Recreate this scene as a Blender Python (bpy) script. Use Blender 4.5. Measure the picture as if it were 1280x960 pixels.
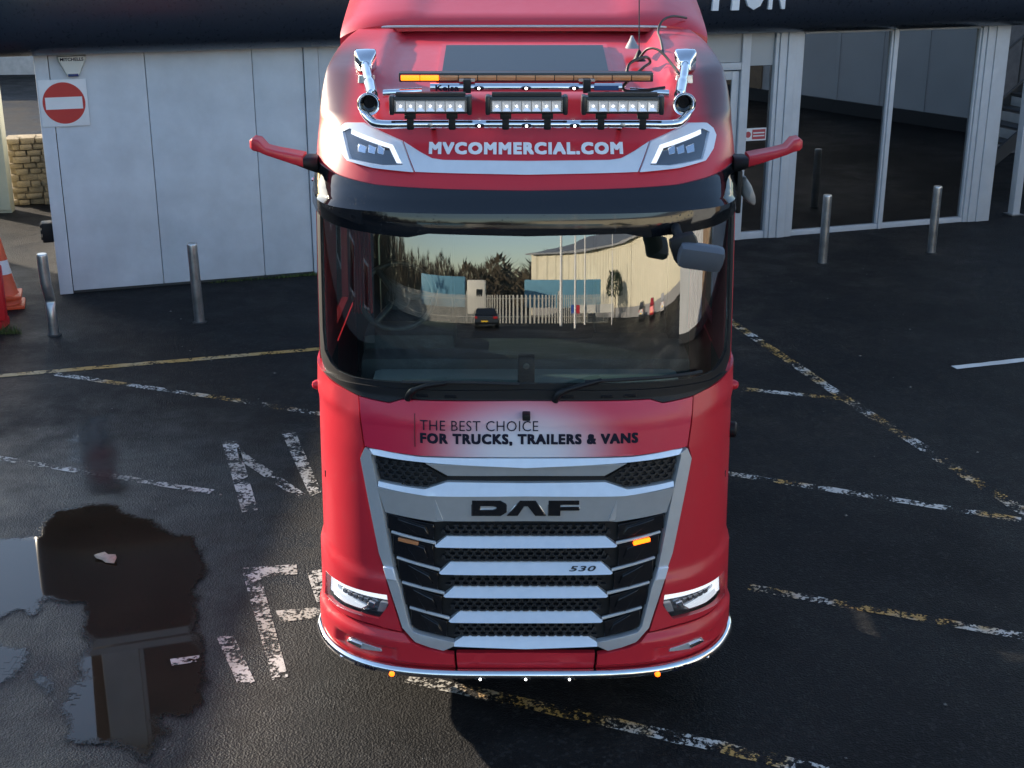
import bpy, bmesh, math, random
import numpy as np
from mathutils import Vector, Matrix
from mathutils.geometry import tessellate_polygon
random.seed(7)
R = math.radians
scn = bpy.context.scene
for o in list(bpy.data.objects): bpy.data.objects.remove(o)
COL = scn.collection
# ------------------------------------------------------------------ camera
cd = bpy.data.cameras.new('camera'); cam = bpy.data.objects.new('camera', cd); COL.objects.link(cam)
cam.location = (-.08, -7.0, 4.65); cam.rotation_euler = (R(90-19.4), 0, 0)
cd.sensor_width = 36; cd.lens = 1700/1280*36; cd.clip_end = 1500; cd.clip_start = .05
scn.camera = cam
# ------------------------------------------------------------------ sky, sun, exposure
SUN_EL, SUN_BACK = 17.0, 35.0
sv = Vector((-math.cos(R(SUN_BACK))*math.cos(R(SUN_EL)), math.sin(R(SUN_BACK))*math.cos(R(SUN_EL)), math.sin(R(SUN_EL))))
w = bpy.data.worlds.new('World'); scn.world = w; w.use_nodes = True
nt = w.node_tree; bg = nt.nodes['Background']; sky = nt.nodes.new('ShaderNodeTexSky')
sky.sky_type = 'NISHITA'; sky.sun_disc = False; sky.sun_elevation = R(SUN_EL); sky.sun_rotation = math.atan2(sv.x, sv.y)
sky.air_density = 1.0; sky.dust_density = .6; sky.ozone_density = 1.6
nt.links.new(sky.outputs[0], bg.inputs[0]); bg.inputs[1].default_value = .13
sd = bpy.data.lights.new('sun', 'SUN'); sd.energy = 4.6; sd.angle = R(.55); sd.color = (1, .86, .68)
so = bpy.data.objects.new('sun', sd); COL.objects.link(so); so.rotation_euler = (-sv).to_track_quat('-Z', 'Y').to_euler()
scn.view_settings.view_transform = 'Standard'; scn.view_settings.look = 'None'
scn.view_settings.exposure = 1.55; scn.view_settings.gamma = 1
# ------------------------------------------------------------------ materials
MATS = {}
def nodes(name):
    m = bpy.data.materials.new(name); m.use_nodes = True
    return m, m.node_tree, m.node_tree.nodes['Principled BSDF']
def mat(name, col=(.5,.5,.5), rough=.5, metal=0, coat=0, emit=None, es=0, var=0, scale=6, bump=0, bscale=80, spec=.5):
    if name in MATS: return MATS[name]
    m, t, b = nodes(name); L = t.links.new
    b.inputs['Base Color'].default_value = (*col, 1); b.inputs['Roughness'].default_value = rough
    b.inputs['Metallic'].default_value = metal; b.inputs['Coat Weight'].default_value = coat
    b.inputs['Coat Roughness'].default_value = .08; b.inputs['Specular IOR Level'].default_value = spec
    if emit: b.inputs['Emission Color'].default_value = (*emit, 1); b.inputs['Emission Strength'].default_value = es
    if var or bump:
        tc = t.nodes.new('ShaderNodeTexCoord')
    if var:
        n = t.nodes.new('ShaderNodeTexNoise'); n.inputs['Scale'].default_value = scale; n.inputs['Detail'].default_value = 6; n.inputs['Roughness'].default_value = .62
        L(tc.outputs['Object'], n.inputs['Vector'])
        r = t.nodes.new('ShaderNodeValToRGB'); r.color_ramp.elements[0].position = .3; r.color_ramp.elements[1].position = .72
        r.color_ramp.elements[0].color = (*[c*(1-var) for c in col], 1); r.color_ramp.elements[1].color = (*[min(1, c*(1+var*.6)) for c in col], 1)
        L(n.outputs[0], r.inputs[0]); L(r.outputs[0], b.inputs['Base Color'])
        mr = t.nodes.new('ShaderNodeMapRange'); mr.inputs[3].default_value = max(.02, rough*(1-var*.5)); mr.inputs[4].default_value = min(1, rough*(1+var*.5))
        L(n.outputs[0], mr.inputs[0]); L(mr.outputs[0], b.inputs['Roughness'])
    if bump:
        n2 = t.nodes.new('ShaderNodeTexNoise'); n2.inputs['Scale'].default_value = bscale; n2.inputs['Detail'].default_value = 3
        L(tc.outputs['Object'], n2.inputs['Vector'])
        bp = t.nodes.new('ShaderNodeBump'); bp.inputs['Strength'].default_value = bump; bp.inputs['Distance'].default_value = .004
        L(n2.outputs[0], bp.inputs['Height']); L(bp.outputs[0], b.inputs['Normal'])
    MATS[name] = m; return m
def glass(name, tint, base, rough=.0, gain=1.0):
    """thin pane: tinted see-through plus a mirror share that grows with the angle of view"""
    m, t, b = nodes(name); L = t.links.new; t.nodes.remove(b)
    out = t.nodes['Material Output']; tr = t.nodes.new('ShaderNodeBsdfTransparent'); gl = t.nodes.new('ShaderNodeBsdfGlossy'); mx = t.nodes.new('ShaderNodeMixShader')
    lw = t.nodes.new('ShaderNodeLayerWeight')   # Schlick reflectance of a thin sheet
    L(M(t, 'MULTIPLY_ADD', M(t, 'POWER', lw.outputs['Facing'], 5.0), .9*gain, base+.04*gain, True), mx.inputs[0])
    tr.inputs[0].default_value = (*tint, 1); gl.inputs['Roughness'].default_value = rough; gl.inputs[0].default_value = (1, 1, 1, 1)
    L(tr.outputs[0], mx.inputs[1]); L(gl.outputs[0], mx.inputs[2]); L(mx.outputs[0], out.inputs[0])
    MATS[name] = m; return m
def M(t, op, a, b=None, c=None, clamp=False):
    n = t.nodes.new('ShaderNodeMath'); n.operation = op; n.use_clamp = clamp
    for i, v in enumerate((a, b, c)):
        if v is None: continue
        if isinstance(v, (int, float)): n.inputs[i].default_value = v
        else: t.links.new(v, n.inputs[i])
    return n.outputs[0]
def noise(t, vec, scale, detail=4, rough=.55):
    n = t.nodes.new('ShaderNodeTexNoise'); n.inputs['Scale'].default_value = scale; n.inputs['Detail'].default_value = detail; n.inputs['Roughness'].default_value = rough
    t.links.new(vec, n.inputs['Vector']); return n.outputs[0]
def ramp(t, fac, a, b):
    n = t.nodes.new('ShaderNodeMapRange'); n.interpolation_type = 'SMOOTHSTEP'
    n.inputs[1].default_value = a; n.inputs[2].default_value = b; t.links.new(fac, n.inputs[0]); return n.outputs[0]
def mix(t, fac, c1, c2):
    n = t.nodes.new('ShaderNodeMix'); n.data_type = 'RGBA'
    if isinstance(fac, float): n.inputs[0].default_value = fac
    else: t.links.new(fac, n.inputs[0])
    for i, c in ((6, c1), (7, c2)):
        if isinstance(c, tuple): n.inputs[i].default_value = (*c, 1)
        else: t.links.new(c, n.inputs[i])
    return n.outputs[2]
RED = (.51, .022, .036)
def red_paint(name, kind):
    m, t, b = nodes(name); L = t.links.new
    tc = t.nodes.new('ShaderNodeTexCoord'); sp = t.nodes.new('ShaderNodeSeparateXYZ'); L(tc.outputs['Object'], sp.inputs[0])
    x, y, z = sp.outputs; col = RED
    dirt = noise(t, tc.outputs['Object'], 9, 7, .65)
    if kind == 'bonnet':   # printed white glow behind the slogan
        dx = M(t, 'DIVIDE', M(t, 'ADD', x, .02), .66); dz = M(t, 'DIVIDE', M(t, 'SUBTRACT', z, 1.75), .36)
        d = M(t, 'SQRT', M(t, 'ADD', M(t, 'MULTIPLY', dx, dx), M(t, 'MULTIPLY', dz, dz)))
        base = mix(t, ramp(t, d, .16, 1.0), (.62, .62, .68), (.54, .018, .055))
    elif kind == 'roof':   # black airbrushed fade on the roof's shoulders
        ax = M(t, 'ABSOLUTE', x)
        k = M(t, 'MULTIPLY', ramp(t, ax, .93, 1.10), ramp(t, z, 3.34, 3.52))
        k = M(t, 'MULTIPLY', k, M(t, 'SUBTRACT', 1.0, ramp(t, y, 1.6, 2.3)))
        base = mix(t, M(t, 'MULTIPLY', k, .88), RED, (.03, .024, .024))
    else:
        base = mix(t, .0, RED, RED)
    fl = ramp(t, dirt, .55, .85)
    L(mix(t, M(t, 'MULTIPLY', fl, .10), base, (.30, .22, .2)), b.inputs['Base Color'])
    mr = t.nodes.new('ShaderNodeMapRange'); mr.inputs[3].default_value = .26; mr.inputs[4].default_value = .42; L(dirt, mr.inputs[0]); L(mr.outputs[0], b.inputs['Roughness'])
    b.inputs['Coat Weight'].default_value = .16; b.inputs['Coat Roughness'].default_value = .14; b.inputs['Specular IOR Level'].default_value = .42
    bp = t.nodes.new('ShaderNodeBump'); bp.inputs['Strength'].default_value = .05; bp.inputs['Distance'].default_value = .002
    L(noise(t, tc.outputs['Object'], 220, 2), bp.inputs['Height']); L(bp.outputs[0], b.inputs['Normal'])
    MATS[name] = m; return m
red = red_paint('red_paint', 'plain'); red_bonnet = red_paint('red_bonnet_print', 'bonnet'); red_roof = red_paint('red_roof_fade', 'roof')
black_pl = mat('black_plastic', (.008, .0085, .01), .5, bump=.1, bscale=300, spec=.3)
black_gl = mat('black_gloss', (.008, .008, .010), .12, coat=.4)
silver = mat('silver_paint', (.50, .515, .53), .36, .35, coat=.2, var=.06, scale=14)
white_trim = mat('white_trim', (.66, .70, .77), .28, .1, coat=.3, var=.05, scale=12)
chrome = mat('chrome', (.82, .83, .85), .06, 1, var=.05, scale=25)
steel = mat('brushed_steel', (.42, .42, .43), .32, 1, var=.25, scale=9, bump=.15, bscale=60)
rubber = mat('rubber', (.015, .015, .016), .8, bump=.2)
cabin = mat('cabin_trim', (.035, .04, .043), .6, var=.15)
cabin_l = mat('cabin_trim_light', (.24, .27, .27), .6)
wheel_rim = mat('wheel_rim', (.07,.075,.078), .4)
curtain = mat('red_curtain', (.35, .012, .014), .8)
wscreen = glass('windscreen_glass', (.60, .70, .67), .15, gain=1.1)
lens = glass('clear_lens', (.93, .95, .97), .05)
shop_glass = glass('shop_window_glass', (.22, .25, .26), .20, gain=1.3)
skyglass = mat('roof_hatch_glass', (.010, .012, .015), .3, spec=.3)
led_white = mat('led_white', (.8, .8, .8), .3, emit=(1, .97, .92), es=4)
drl = mat('daylight_strip', (.85, .86, .9), .25, emit=(.93, .96, 1), es=.4)
led_amber = mat('led_amber', (1, .35, .02), .3, emit=(1, .10, .003), es=1.7)
amber_lens = mat('amber_lens', (.50, .20, .08), .2, coat=.5)
def clearcoat_mat():
    m, t, b = nodes('smoked_visor'); L = t.links.new
    tc = t.nodes.new('ShaderNodeTexCoord')
    b.inputs['Base Color'].default_value = (.006, .007, .009, 1); b.inputs['Roughness'].default_value = .06; b.inputs['IOR'].default_value = 1.6
    v = t.nodes.new('ShaderNodeTexVoronoi'); v.inputs['Scale'].default_value = 55; L(tc.outputs['Object'], v.inputs['Vector'])
    drop = M(t, 'SUBTRACT', 1.0, ramp(t, v.outputs['Distance'], .06, .2)); keep = ramp(t, noise(t, tc.outputs['Object'], 7, 3), .5, .62)
    bp = t.nodes.new('ShaderNodeBump'); bp.inputs['Strength'].default_value = .5; bp.inputs['Distance'].default_value = .003
    L(M(t, 'MULTIPLY', drop, keep), bp.inputs['Height']); L(bp.outputs[0], b.inputs['Normal'])
    return m
visor_m = clearcoat_mat()
def asphalt():
    m, t, b = nodes('wet_asphalt'); L = t.links.new
    tc = t.nodes.new('ShaderNodeTexCoord'); v = tc.outputs['Object']
    big = noise(t, v, .35, 5, .6); mid = noise(t, v, 2.2, 6, .65); fine = noise(t, v, 140, 3, .65)
    vo = t.nodes.new('ShaderNodeTexVoronoi'); vo.inputs['Scale'].default_value = 74; L(v, vo.inputs['Vector'])
    col = mix(t, ramp(t, mid, .35, .7), (.0055, .0055, .006), (.014, .0135, .0135))
    col = mix(t, M(t, 'MULTIPLY', ramp(t, fine, .55, .78), .6), col, (.038, .037, .035))
    spk = t.nodes.new('ShaderNodeTexVoronoi'); spk.inputs['Scale'].default_value = 46; L(v, spk.inputs['Vector']); sr = t.nodes.new('ShaderNodeSeparateColor'); L(spk.outputs['Color'], sr.inputs[0])
    col = mix(t, M(t, 'MULTIPLY', ramp(t, sr.outputs[0], .80, .98), .4), col, (.045, .044, .042))
    col = mix(t, M(t, 'MULTIPLY', ramp(t, noise(t, v, 1.1, 7, .7), .62, .78), .5), col, (.03, .025, .02))
    L(col, b.inputs['Base Color'])
    rg = M(t, 'ADD', M(t, 'MULTIPLY', ramp(t, big, .35, .65), .22), M(t, 'MULTIPLY', ramp(t, mid, .3, .75), .22))
    sp = t.nodes.new('ShaderNodeSeparateXYZ'); L(v, sp.inputs[0])   # wetter ground around the puddle
    ex = M(t, 'ADD', sp.outputs[0], 3.9); ey = M(t, 'MULTIPLY', M(t, 'SUBTRACT', sp.outputs[1], 1.6), .75)
    wet = M(t, 'ADD', M(t, 'SQRT', M(t, 'ADD', M(t, 'MULTIPLY', ex, ex), M(t, 'MULTIPLY', ey, ey))), M(t, 'MULTIPLY_ADD', mid, 2.2, -1.1))
    wet = M(t, 'SUBTRACT', 1.0, ramp(t, wet, .9, 3.4))
    L(M(t, 'SUBTRACT', M(t, 'ADD', rg, .40), M(t, 'MULTIPLY', wet, .14)), b.inputs['Roughness']); L(M(t, 'MULTIPLY_ADD', wet, .36, .14), b.inputs['Specular IOR Level'])
    h = M(t, 'ADD', M(t, 'MULTIPLY', fine, .7), M(t, 'MULTIPLY', vo.outputs['Distance'], .9))
    bp = t.nodes.new('ShaderNodeBump'); bp.inputs['Strength'].default_value = .8; bp.inputs['Distance'].default_value = .0065
    L(h, bp.inputs['Height'])
    L(bp.outputs[0], b.inputs['Normal'])
    return m
asph = asphalt()
def road_paint(name, c1, c2, cut, mixpos):
    m, t, b = nodes(name); L = t.links.new
    tc = t.nodes.new('ShaderNodeTexCoord'); v = tc.outputs['Object']
    n1 = noise(t, v, 5.5, 8, .72); n2 = noise(t, v, 38, 4, .6); n3 = noise(t, v, 1.6, 3)
    L(mix(t, ramp(t, n3, mixpos-.07, mixpos+.07), c1, c2), b.inputs['Base Color']); b.inputs['Roughness'].default_value = .6
    a = M(t, 'ADD', M(t, 'MULTIPLY', n1, .62), M(t, 'MULTIPLY', n2, .38)); a = ramp(t, a, cut, cut+.06)
    tr = t.nodes.new('ShaderNodeBsdfTransparent'); mx = t.nodes.new('ShaderNodeMixShader')
    L(a, mx.inputs[0]); L(tr.outputs[0], mx.inputs[1]); L(b.outputs[0], mx.inputs[2]); L(mx.outputs[0], t.nodes['Material Output'].inputs[0])
    bp = t.nodes.new('ShaderNodeBump'); bp.inputs['Strength'].default_value = .5; bp.inputs['Distance'].default_value = .004
    L(n2, bp.inputs['Height']); L(bp.outputs[0], b.inputs['Normal'])
    return m
WHT, YEL = (.52, .50, .46), (.42, .24, .06)
paint_mixed = road_paint('worn_mixed_line', YEL, WHT, .485, .5); paint_yel = road_paint('worn_yellow_line', YEL, (.42, .30, .15), .43, .55)
paint_white = road_paint('worn_white_line', WHT, (.40, .37, .32), .476, .5); paint_thin = road_paint('rubbed_out_line', YEL, WHT, .50, .5)
paint_new = road_paint('fresh_white_line', (.62, .62, .60), (.55, .54, .52), .36, .5)
def water(name, rough, col, lo, hi, amp, top=1.0):
    """water sheet that thins out at its shore: 'depth' is the signed distance in from the shoreline"""
    m, t, b = nodes(name); L = t.links.new
    tc = t.nodes.new('ShaderNodeTexCoord'); v = tc.outputs['Object']
    at = t.nodes.new('ShaderNodeAttribute'); at.attribute_name = 'depth'; d = at.outputs['Fac']
    n1 = noise(t, v, 4.5, 6, .6); n2 = noise(t, v, 70, 3, .6)
    e = M(t, 'ADD', d, M(t, 'ADD', M(t, 'MULTIPLY_ADD', n1, amp, -amp*.5), M(t, 'MULTIPLY_ADD', n2, .14, -.07)))
    L(mix(t, noise(t, v, 3, 5), col, tuple(c*2.2 for c in col)), b.inputs['Base Color'])
    b.inputs['Roughness'].default_value = rough; b.inputs['IOR'].default_value = 1.38
    tr = t.nodes.new('ShaderNodeBsdfTransparent'); mx = t.nodes.new('ShaderNodeMixShader')
    L(M(t, 'MULTIPLY', ramp(t, e, lo, hi), top), mx.inputs[0]); L(tr.outputs[0], mx.inputs[1]); L(b.outputs[0], mx.inputs[2]); L(mx.outputs[0], t.nodes['Material Output'].inputs[0])
    bp = t.nodes.new('ShaderNodeBump'); bp.inputs['Distance'].default_value = .004; L(n2, bp.inputs['Height']); L(bp.outputs[0], b.inputs['Normal'])
    st = t.nodes.new('ShaderNodeMapRange'); st.inputs[1].default_value = lo; st.inputs[2].default_value = lo+.09; st.inputs[3].default_value = .35; st.inputs[4].default_value = 0; L(e, st.inputs[0]); L(st.outputs[0], bp.inputs['Strength'])
    return m
water_m = water('puddle_water', .02, (.015, .0105, .0065), -.02, .04, .20)
film_m = water('water_film', .10, (.010, .009, .009), .0, .25, .35, .85)
wall_m = mat('grey_wall_cladding', (.55, .58, .62), .55, var=.15, scale=1.9, bump=.04, bscale=40)
frame_m = mat('pale_grey_frame', (.50, .52, .55), .4, var=.08, scale=5)
fascia_m = mat('black_fascia', (.018, .024, .036), .28, var=.2, scale=20)
# ------------------------------------------------------------------ mesh helpers
def link(name, me, m, parent=None, smooth=30):
    if smooth and len(me.polygons):
        me.polygons.foreach_set('use_smooth', [True]*len(me.polygons)); me.set_sharp_from_angle(angle=R(smooth))
    if m and not me.materials: me.materials.append(m)
    o = bpy.data.objects.new(name, me); COL.objects.link(o)
    if parent: o.parent = parent
    return o
def pyd(name, v, f, m, parent=None, smooth=30, fix=True):
    me = bpy.data.meshes.new(name); me.from_pydata([tuple(map(float, p)) for p in v], [], f)
    if fix:
        bm = bmesh.new(); bm.from_mesh(me); bmesh.ops.recalc_face_normals(bm, faces=bm.faces); bm.to_mesh(me); bm.free()
    me.update(); return link(name, me, m, parent, smooth)
def bmo(name, bm, m, parent=None, smooth=30):
    bmesh.ops.recalc_face_normals(bm, faces=bm.faces)
    me = bpy.data.meshes.new(name); bm.to_mesh(me); bm.free(); return link(name, me, m, parent, smooth)
def add_box(bm, c, s, rot=None, bev=0):
    r = bmesh.ops.create_cube(bm, size=1); vs = r['verts']
    mt = Matrix.Translation(c) @ (rot.to_4x4() if rot else Matrix.Identity(4)) @ Matrix.Diagonal((*s, 1))
    bmesh.ops.transform(bm, matrix=mt, verts=vs)
    if bev:
        es = list({e for v in vs for e in v.link_edges}); bmesh.ops.bevel(bm, geom=es, offset=bev, segments=2, affect='EDGES', profile=.6)
def box(name, lo, hi, m, parent=None, bev=.0):
    bm = bmesh.new(); add_box(bm, [(a+b)/2 for a, b in zip(lo, hi)], [abs(b-a) for a, b in zip(lo, hi)], None, bev)
    return bmo(name, bm, m, parent)
def add_tube(bm, pts, rad, n=12, cap=True):
    pts = [Vector(p) for p in pts]; rad = rad if isinstance(rad, (list, tuple)) else [rad]*len(pts)
    rings = []; up = None
    for i, p in enumerate(pts):
        d = (pts[min(i+1, len(pts)-1)] - pts[max(i-1, 0)]).normalized()
        if up is None: up = Vector((0, 0, 1)) if abs(d.z) < .9 else Vector((1, 0, 0))
        s = d.cross(up).normalized(); up = s.cross(d).normalized()
        rings.append([bm.verts.new(p + (s*math.cos(a)+up*math.sin(a))*rad[i]) for a in [2*math.pi*k/n for k in range(n)]])
    for a, b in zip(rings, rings[1:]):
        for k in range(n): bm.faces.new((a[k], a[(k+1) % n], b[(k+1) % n], b[k]))
    if cap: bm.faces.new(rings[0][::-1]); bm.faces.new(rings[-1])
def tube(name, pts, rad, m, parent=None, n=14, cap=True):
    bm = bmesh.new(); add_tube(bm, pts, rad, n, cap); return bmo(name, bm, m, parent, 50)
def smooth_path(pts, k=6):
    pts = [Vector(p) for p in pts]; out = []
    for i in range(len(pts)-1):
        p0, p1, p2, p3 = pts[max(i-1, 0)], pts[i], pts[i+1], pts[min(i+2, len(pts)-1)]
        for j in range(k):
            t = j/k; out.append(.5*((2*p1)+(p2-p0)*t+(2*p0-5*p1+4*p2-p3)*t*t+(3*p1-p0-3*p2+p3)*t**3))
    out.append(pts[-1]); return out
def lathe(name, prof, m, parent=None, n=28, loc=(0,0,0), axis=None):
    v, f = [], []
    for r, z in prof:
        for k in range(n): v.append((r*math.cos(2*math.pi*k/n), r*math.sin(2*math.pi*k/n), z))
    for i in range(len(prof)-1):
        for k in range(n): f.append((i*n+k, i*n+(k+1) % n, (i+1)*n+(k+1) % n, (i+1)*n+k))
    f.append(tuple(range(n))[::-1]); f.append(tuple((len(prof)-1)*n+k for k in range(n)))
    if axis is not None:
        q = Vector((0, 0, 1)).rotation_difference(Vector(axis)); v = [q @ Vector(p) for p in v]
    v = [Vector(p)+Vector(loc) for p in v]
    return pyd(name, v, f, m, parent, 40)
def empty(name, loc=(0,0,0), rz=0):
    o = bpy.data.objects.new(name, None); COL.objects.link(o); o.location = loc; o.rotation_euler = (0, 0, rz); o.empty_display_size = .2; return o
def tag(o, label, cat, group=None):
    o['label'] = label; o['category'] = cat
    if group: o['group'] = group
    return o
def struct(o, label=None):
    o['kind'] = 'structure'
    if label: o['label'] = label
    return o
def copy_tree(o, parent=None):
    c = o.copy(); COL.objects.link(c); c.parent = parent
    for ch in list(o.children): copy_tree(ch, c)
    return c
def text2d(body, bold=0.0, shear=0, spacing=1.0):
    cu = bpy.data.curves.new('t', 'FONT'); cu.body = body; cu.offset = bold; cu.shear = shear; cu.space_character = spacing; cu.resolution_u = 3
    o = bpy.data.objects.new('t', cu); COL.objects.link(o); bpy.context.view_layer.update()
    me = bpy.data.meshes.new_from_object(o.evaluated_get(bpy.context.evaluated_depsgraph_get()))
    bpy.data.objects.remove(o)
    v = [(p.co.x, p.co.y) for p in me.vertices]; f = [tuple(p.vertices) for p in me.polygons]; bpy.data.meshes.remove(me)
    xs = [p[0] for p in v]; ys = [p[1] for p in v]; x0, x1, y0, y1 = min(xs), max(xs), min(ys), max(ys)
    return [((x-x0)/(x1-x0), (y-y0)/(y1-y0)) for x, y in v], f
# ------------------------------------------------------------------ the yard: ground, markings, puddles
def fract(poly, it=3, amp=.16):
    for k in range(it):
        out = []
        for i, p in enumerate(poly):
            q = poly[(i+1) % len(poly)]; out.append(p); l = math.hypot(q[0]-p[0], q[1]-p[1]); a = random.uniform(-amp, amp)*l
            out.append(((p[0]+q[0])/2-(q[1]-p[1])/l*a, (p[1]+q[1])/2+(q[0]-p[0])/l*a))
        poly = out
    return poly
def sheet(name, loops, z, m, parent=None):
    v, f = [], []
    for poly in loops:
        b = len(v); v += [(x, y, z) for x, y in poly]
        f += [tuple(b+i for i in t) for t in tessellate_polygon([[Vector((x, y, 0)) for x, y in poly]])]
    o = pyd(name, v, f, m, parent, 0)
    if o.data.polygons and o.data.polygons[0].normal.z < 0: o.data.flip_normals()
    return o
g = pyd('tarmac', [(-300,-300,0),(300,-300,0),(300,300,0),(-300,300,0)], [(0,1,2,3)], asph, None, 0); struct(g, 'dark wet tarmac of the yard with worn bay markings')
def line(pts, wd, m, name='painted_line'):
    loops = []
    for (a, b) in zip(pts, pts[1:]):
        a, b = Vector(a), Vector(b); d = (b-a).normalized(); n = Vector((-d.y, d.x))*wd/2; L = (b-a).length; k = max(2, int(L/.12))
        top = [(a+d*L*i/k+n*random.uniform(.86, 1.1)) for i in range(k+1)]; bot = [(a+d*L*i/k-n*random.uniform(.86, 1.1)) for i in range(k+1)]
        loops.append([tuple(p) for p in top+bot[::-1]])
    return sheet(name, loops, .004, m, g)
line([(-6.6,6.13),(-1.2,7.66)], .11, paint_yel)
line([(-4.88,6.51),(-2.7,5.66),(-1.0,4.92)], .10, paint_mixed)
line([(-5.9,4.66),(-2.6,3.47)], .09, paint_white)
line([(2.25,9.35),(3.24,5.79)], .12, paint_mixed); line([(3.245,5.77),(4.5,1.7)], .13, paint_thin)
line([(1.2,6.37),(3.20,5.76)], .10, paint_mixed)
line([(.4,4.46),(4.0,2.92)], .10, paint_mixed)
line([(1.63,1.78),(4.6,.57)], .10, paint_mixed)
line([(-.74,.56),(1.14,-.2),(2.6,-.83)], .12, paint_mixed)
line([(4.63,6.72),(8.5,7.96)], .11, paint_new)
sheet('painted_letter', [[(-2.74,4.59),(-2.6,4.61),(-2.15,3.11),(-2.27,3.06)], [(-2.59,4.49),(-2.49,4.34),(-1.79,3.40),(-1.83,3.29),(-2.5,4.16)], [(-2.22,4.79),(-2.1,4.83),(-1.68,3.47),(-1.76,3.37)]], .004, paint_white, g)
sheet('painted_letter', [[(-2.08,2.08),(-1.69,2.14),(-1.66,1.98),(-1.92,1.93),(-1.51,.57),(-1.6,.52),(-2.06,1.98)], [(-1.6,2.03),(-1.49,2.06),(-1.31,1.42),(-1.38,1.34),(-1.67,1.27),(-1.73,1.43),(-1.44,1.48)]], .004, paint_white, g)
sheet('painted_letter', [[(-2.07,1.07),(-1.96,1.09),(-1.71,.51),(-1.8,.45)]], .004, paint_white, g)
sheet('painted_letter', [[(-2.31,.77),(-2.13,.82),(-2.11,.74),(-2.28,.69)]], .012, paint_white, g)
PUD = [(-5.6,2.5),(-4.3,2.54),(-4.06,2.56),(-3.91,2.59),(-3.79,2.63),(-3.84,2.85),(-3.81,3.11),(-3.71,3.14),(-3.55,3.25),(-3.31,3.21),(-3.14,3.0),(-2.9,2.86),(-2.76,2.69),(-2.56,2.59),(-2.44,2.34),(-2.32,2.06),(-2.34,1.75),(-2.25,1.45),(-2.21,1.14),(-2.1,.99),(-2.07,.7),(-1.97,.3),(-2.02,.15),(-2.2,.09),(-2.13,-.09),(-2.14,-.24),(-2.2,-.33),(-2.3,-.26),(-2.37,-.18),(-2.54,-.16),(-2.72,-.12),(-2.85,.24),(-2.87,.42),(-2.81,.54),(-2.91,.71),(-2.91,.95),(-3.02,1.14),(-3.04,1.36),(-3.1,1.53),(-3.38,1.58),(-3.4,1.37),(-3.54,1.41),(-3.61,1.32),(-3.85,1.36),(-5.5,1.4)]
def puddle(name, poly, m, z, label, res=.035, pad=.16):
    q = np.array(poly); x0, y0 = q.min(0)-pad; x1, y1 = q.max(0)+pad; nx, ny = int((x1-x0)/res)+1, int((y1-y0)/res)+1
    gx, gy = np.meshgrid(np.linspace(x0, x1, nx), np.linspace(y0, y1, ny)); p = np.stack([gx.ravel(), gy.ravel()], 1)
    dist = np.full(len(p), 9.0); ins = np.zeros(len(p), bool)
    for a, b in zip(q, np.roll(q, -1, 0)):
        ab = b-a; t = np.clip(((p-a) @ ab)/(ab @ ab), 0, 1); dist = np.minimum(dist, np.hypot(*(p-a-t[:, None]*ab).T))
        c = (a[1] > p[:, 1]) != (b[1] > p[:, 1]); ins ^= c & (p[:, 0] < (b[0]-a[0])*(p[:, 1]-a[1])/(b[1]-a[1]+1e-12)+a[0])
    sd_ = np.where(ins, dist, -dist); f = []
    for j in range(ny-1):
        for i in range(nx-1):
            k = j*nx+i; c = (k, k+1, k+nx+1, k+nx)
            if max(sd_[list(c)]) > -pad: f.append(c)
    o = pyd(name, [(x, y, z) for x, y in p], f, m, None, 0, False)
    at = o.data.attributes.new('depth', 'FLOAT', 'POINT'); at.data.foreach_set('value', sd_.astype(np.float32))
    return struct(o, label)
puddle('puddle', PUD, water_m, .008, 'large brown puddle mirroring the building front')
puddle('puddle', [(-3.22,.78),(-3.07,.54),(-2.96,.5),(-2.92,.35),(-2.99,.32),(-3.11,.54)], water_m, .008, 'tiny puddle beside the lower edge of the large one')
puddle('puddle', [(-3.9,1.08),(-3.49,.97),(-3.31,.91),(-3.22,.73),(-3.25,.54),(-3.31,.46),(-3.6,.5)], water_m, .008, 'small sky-coloured puddle left of the large one')
puddle('damp_patch', [(-4.26,5.3),(-3.95,5.4),(-3.6,4.5),(-3.4,3.9),(-3.2,3.6),(-3.3,3.3),(-3.64,3.35),(-3.95,3.9),(-4.2,4.6)], film_m, .006, 'wet film mirroring the red of the no entry sign')
# ------------------------------------------------------------------ showroom building (local x along its front, y into it)
BA = math.atan2(.3136, .9495)
bld = empty('showroom', (-5.8, 9.62, 0), BA); tag(bld, 'grey showroom building with black rounded fascia behind the lorry', 'building')
def bbox(name, x0, x1, y0, y1, z0, z1, m, parent=None, bev=.004): return box(name, (x0,y0,z0), (x1,y1,z1), m, parent or bld, bev)
bbox('corner_post', 0, .16, -.012, .2, 0, 3.0, wall_m)
xs = [.165, 1.285, 2.59, 3.235]
for a, b in zip(xs, xs[1:]): bbox('wall_panel', a+.004, b-.004, 0, .12, .035, 3.0, wall_m)
bbox('downpipe_cover', 3.24, 3.42, -.03, .12, 0, 3.0, wall_m)
x = 3.425
while x < 8.2:
    b = min(x+1.3, 8.3); bbox('wall_panel', x+.004, b-.004, 0, .12, .035, 3.0, wall_m); x = b
bbox('skirting', .16, 8.3, .012, .1, 0, .033, mat('skirting_dark', (.04,.042,.04), .8))
bbox('side_wall', 0, .14, .201, 9, 0, 6.9, wall_m)
bbox('side_wall', 13.7, 13.84, .37, 9, 0, 6.9, wall_m)
bbox('back_wall', 0, 13.84, 9.0, 9.14, 0, 6.9, wall_m)
bbox('ceiling', .15, 13.69, .2, 8.99, 2.98, 3.1, mat('ceiling_dark', (.1,.1,.1), .8))
bbox('interior_floor', .15, 13.69, .38, 8.99, .004, .03, mat('interior_floor', (.09,.09,.09), .35))
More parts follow.
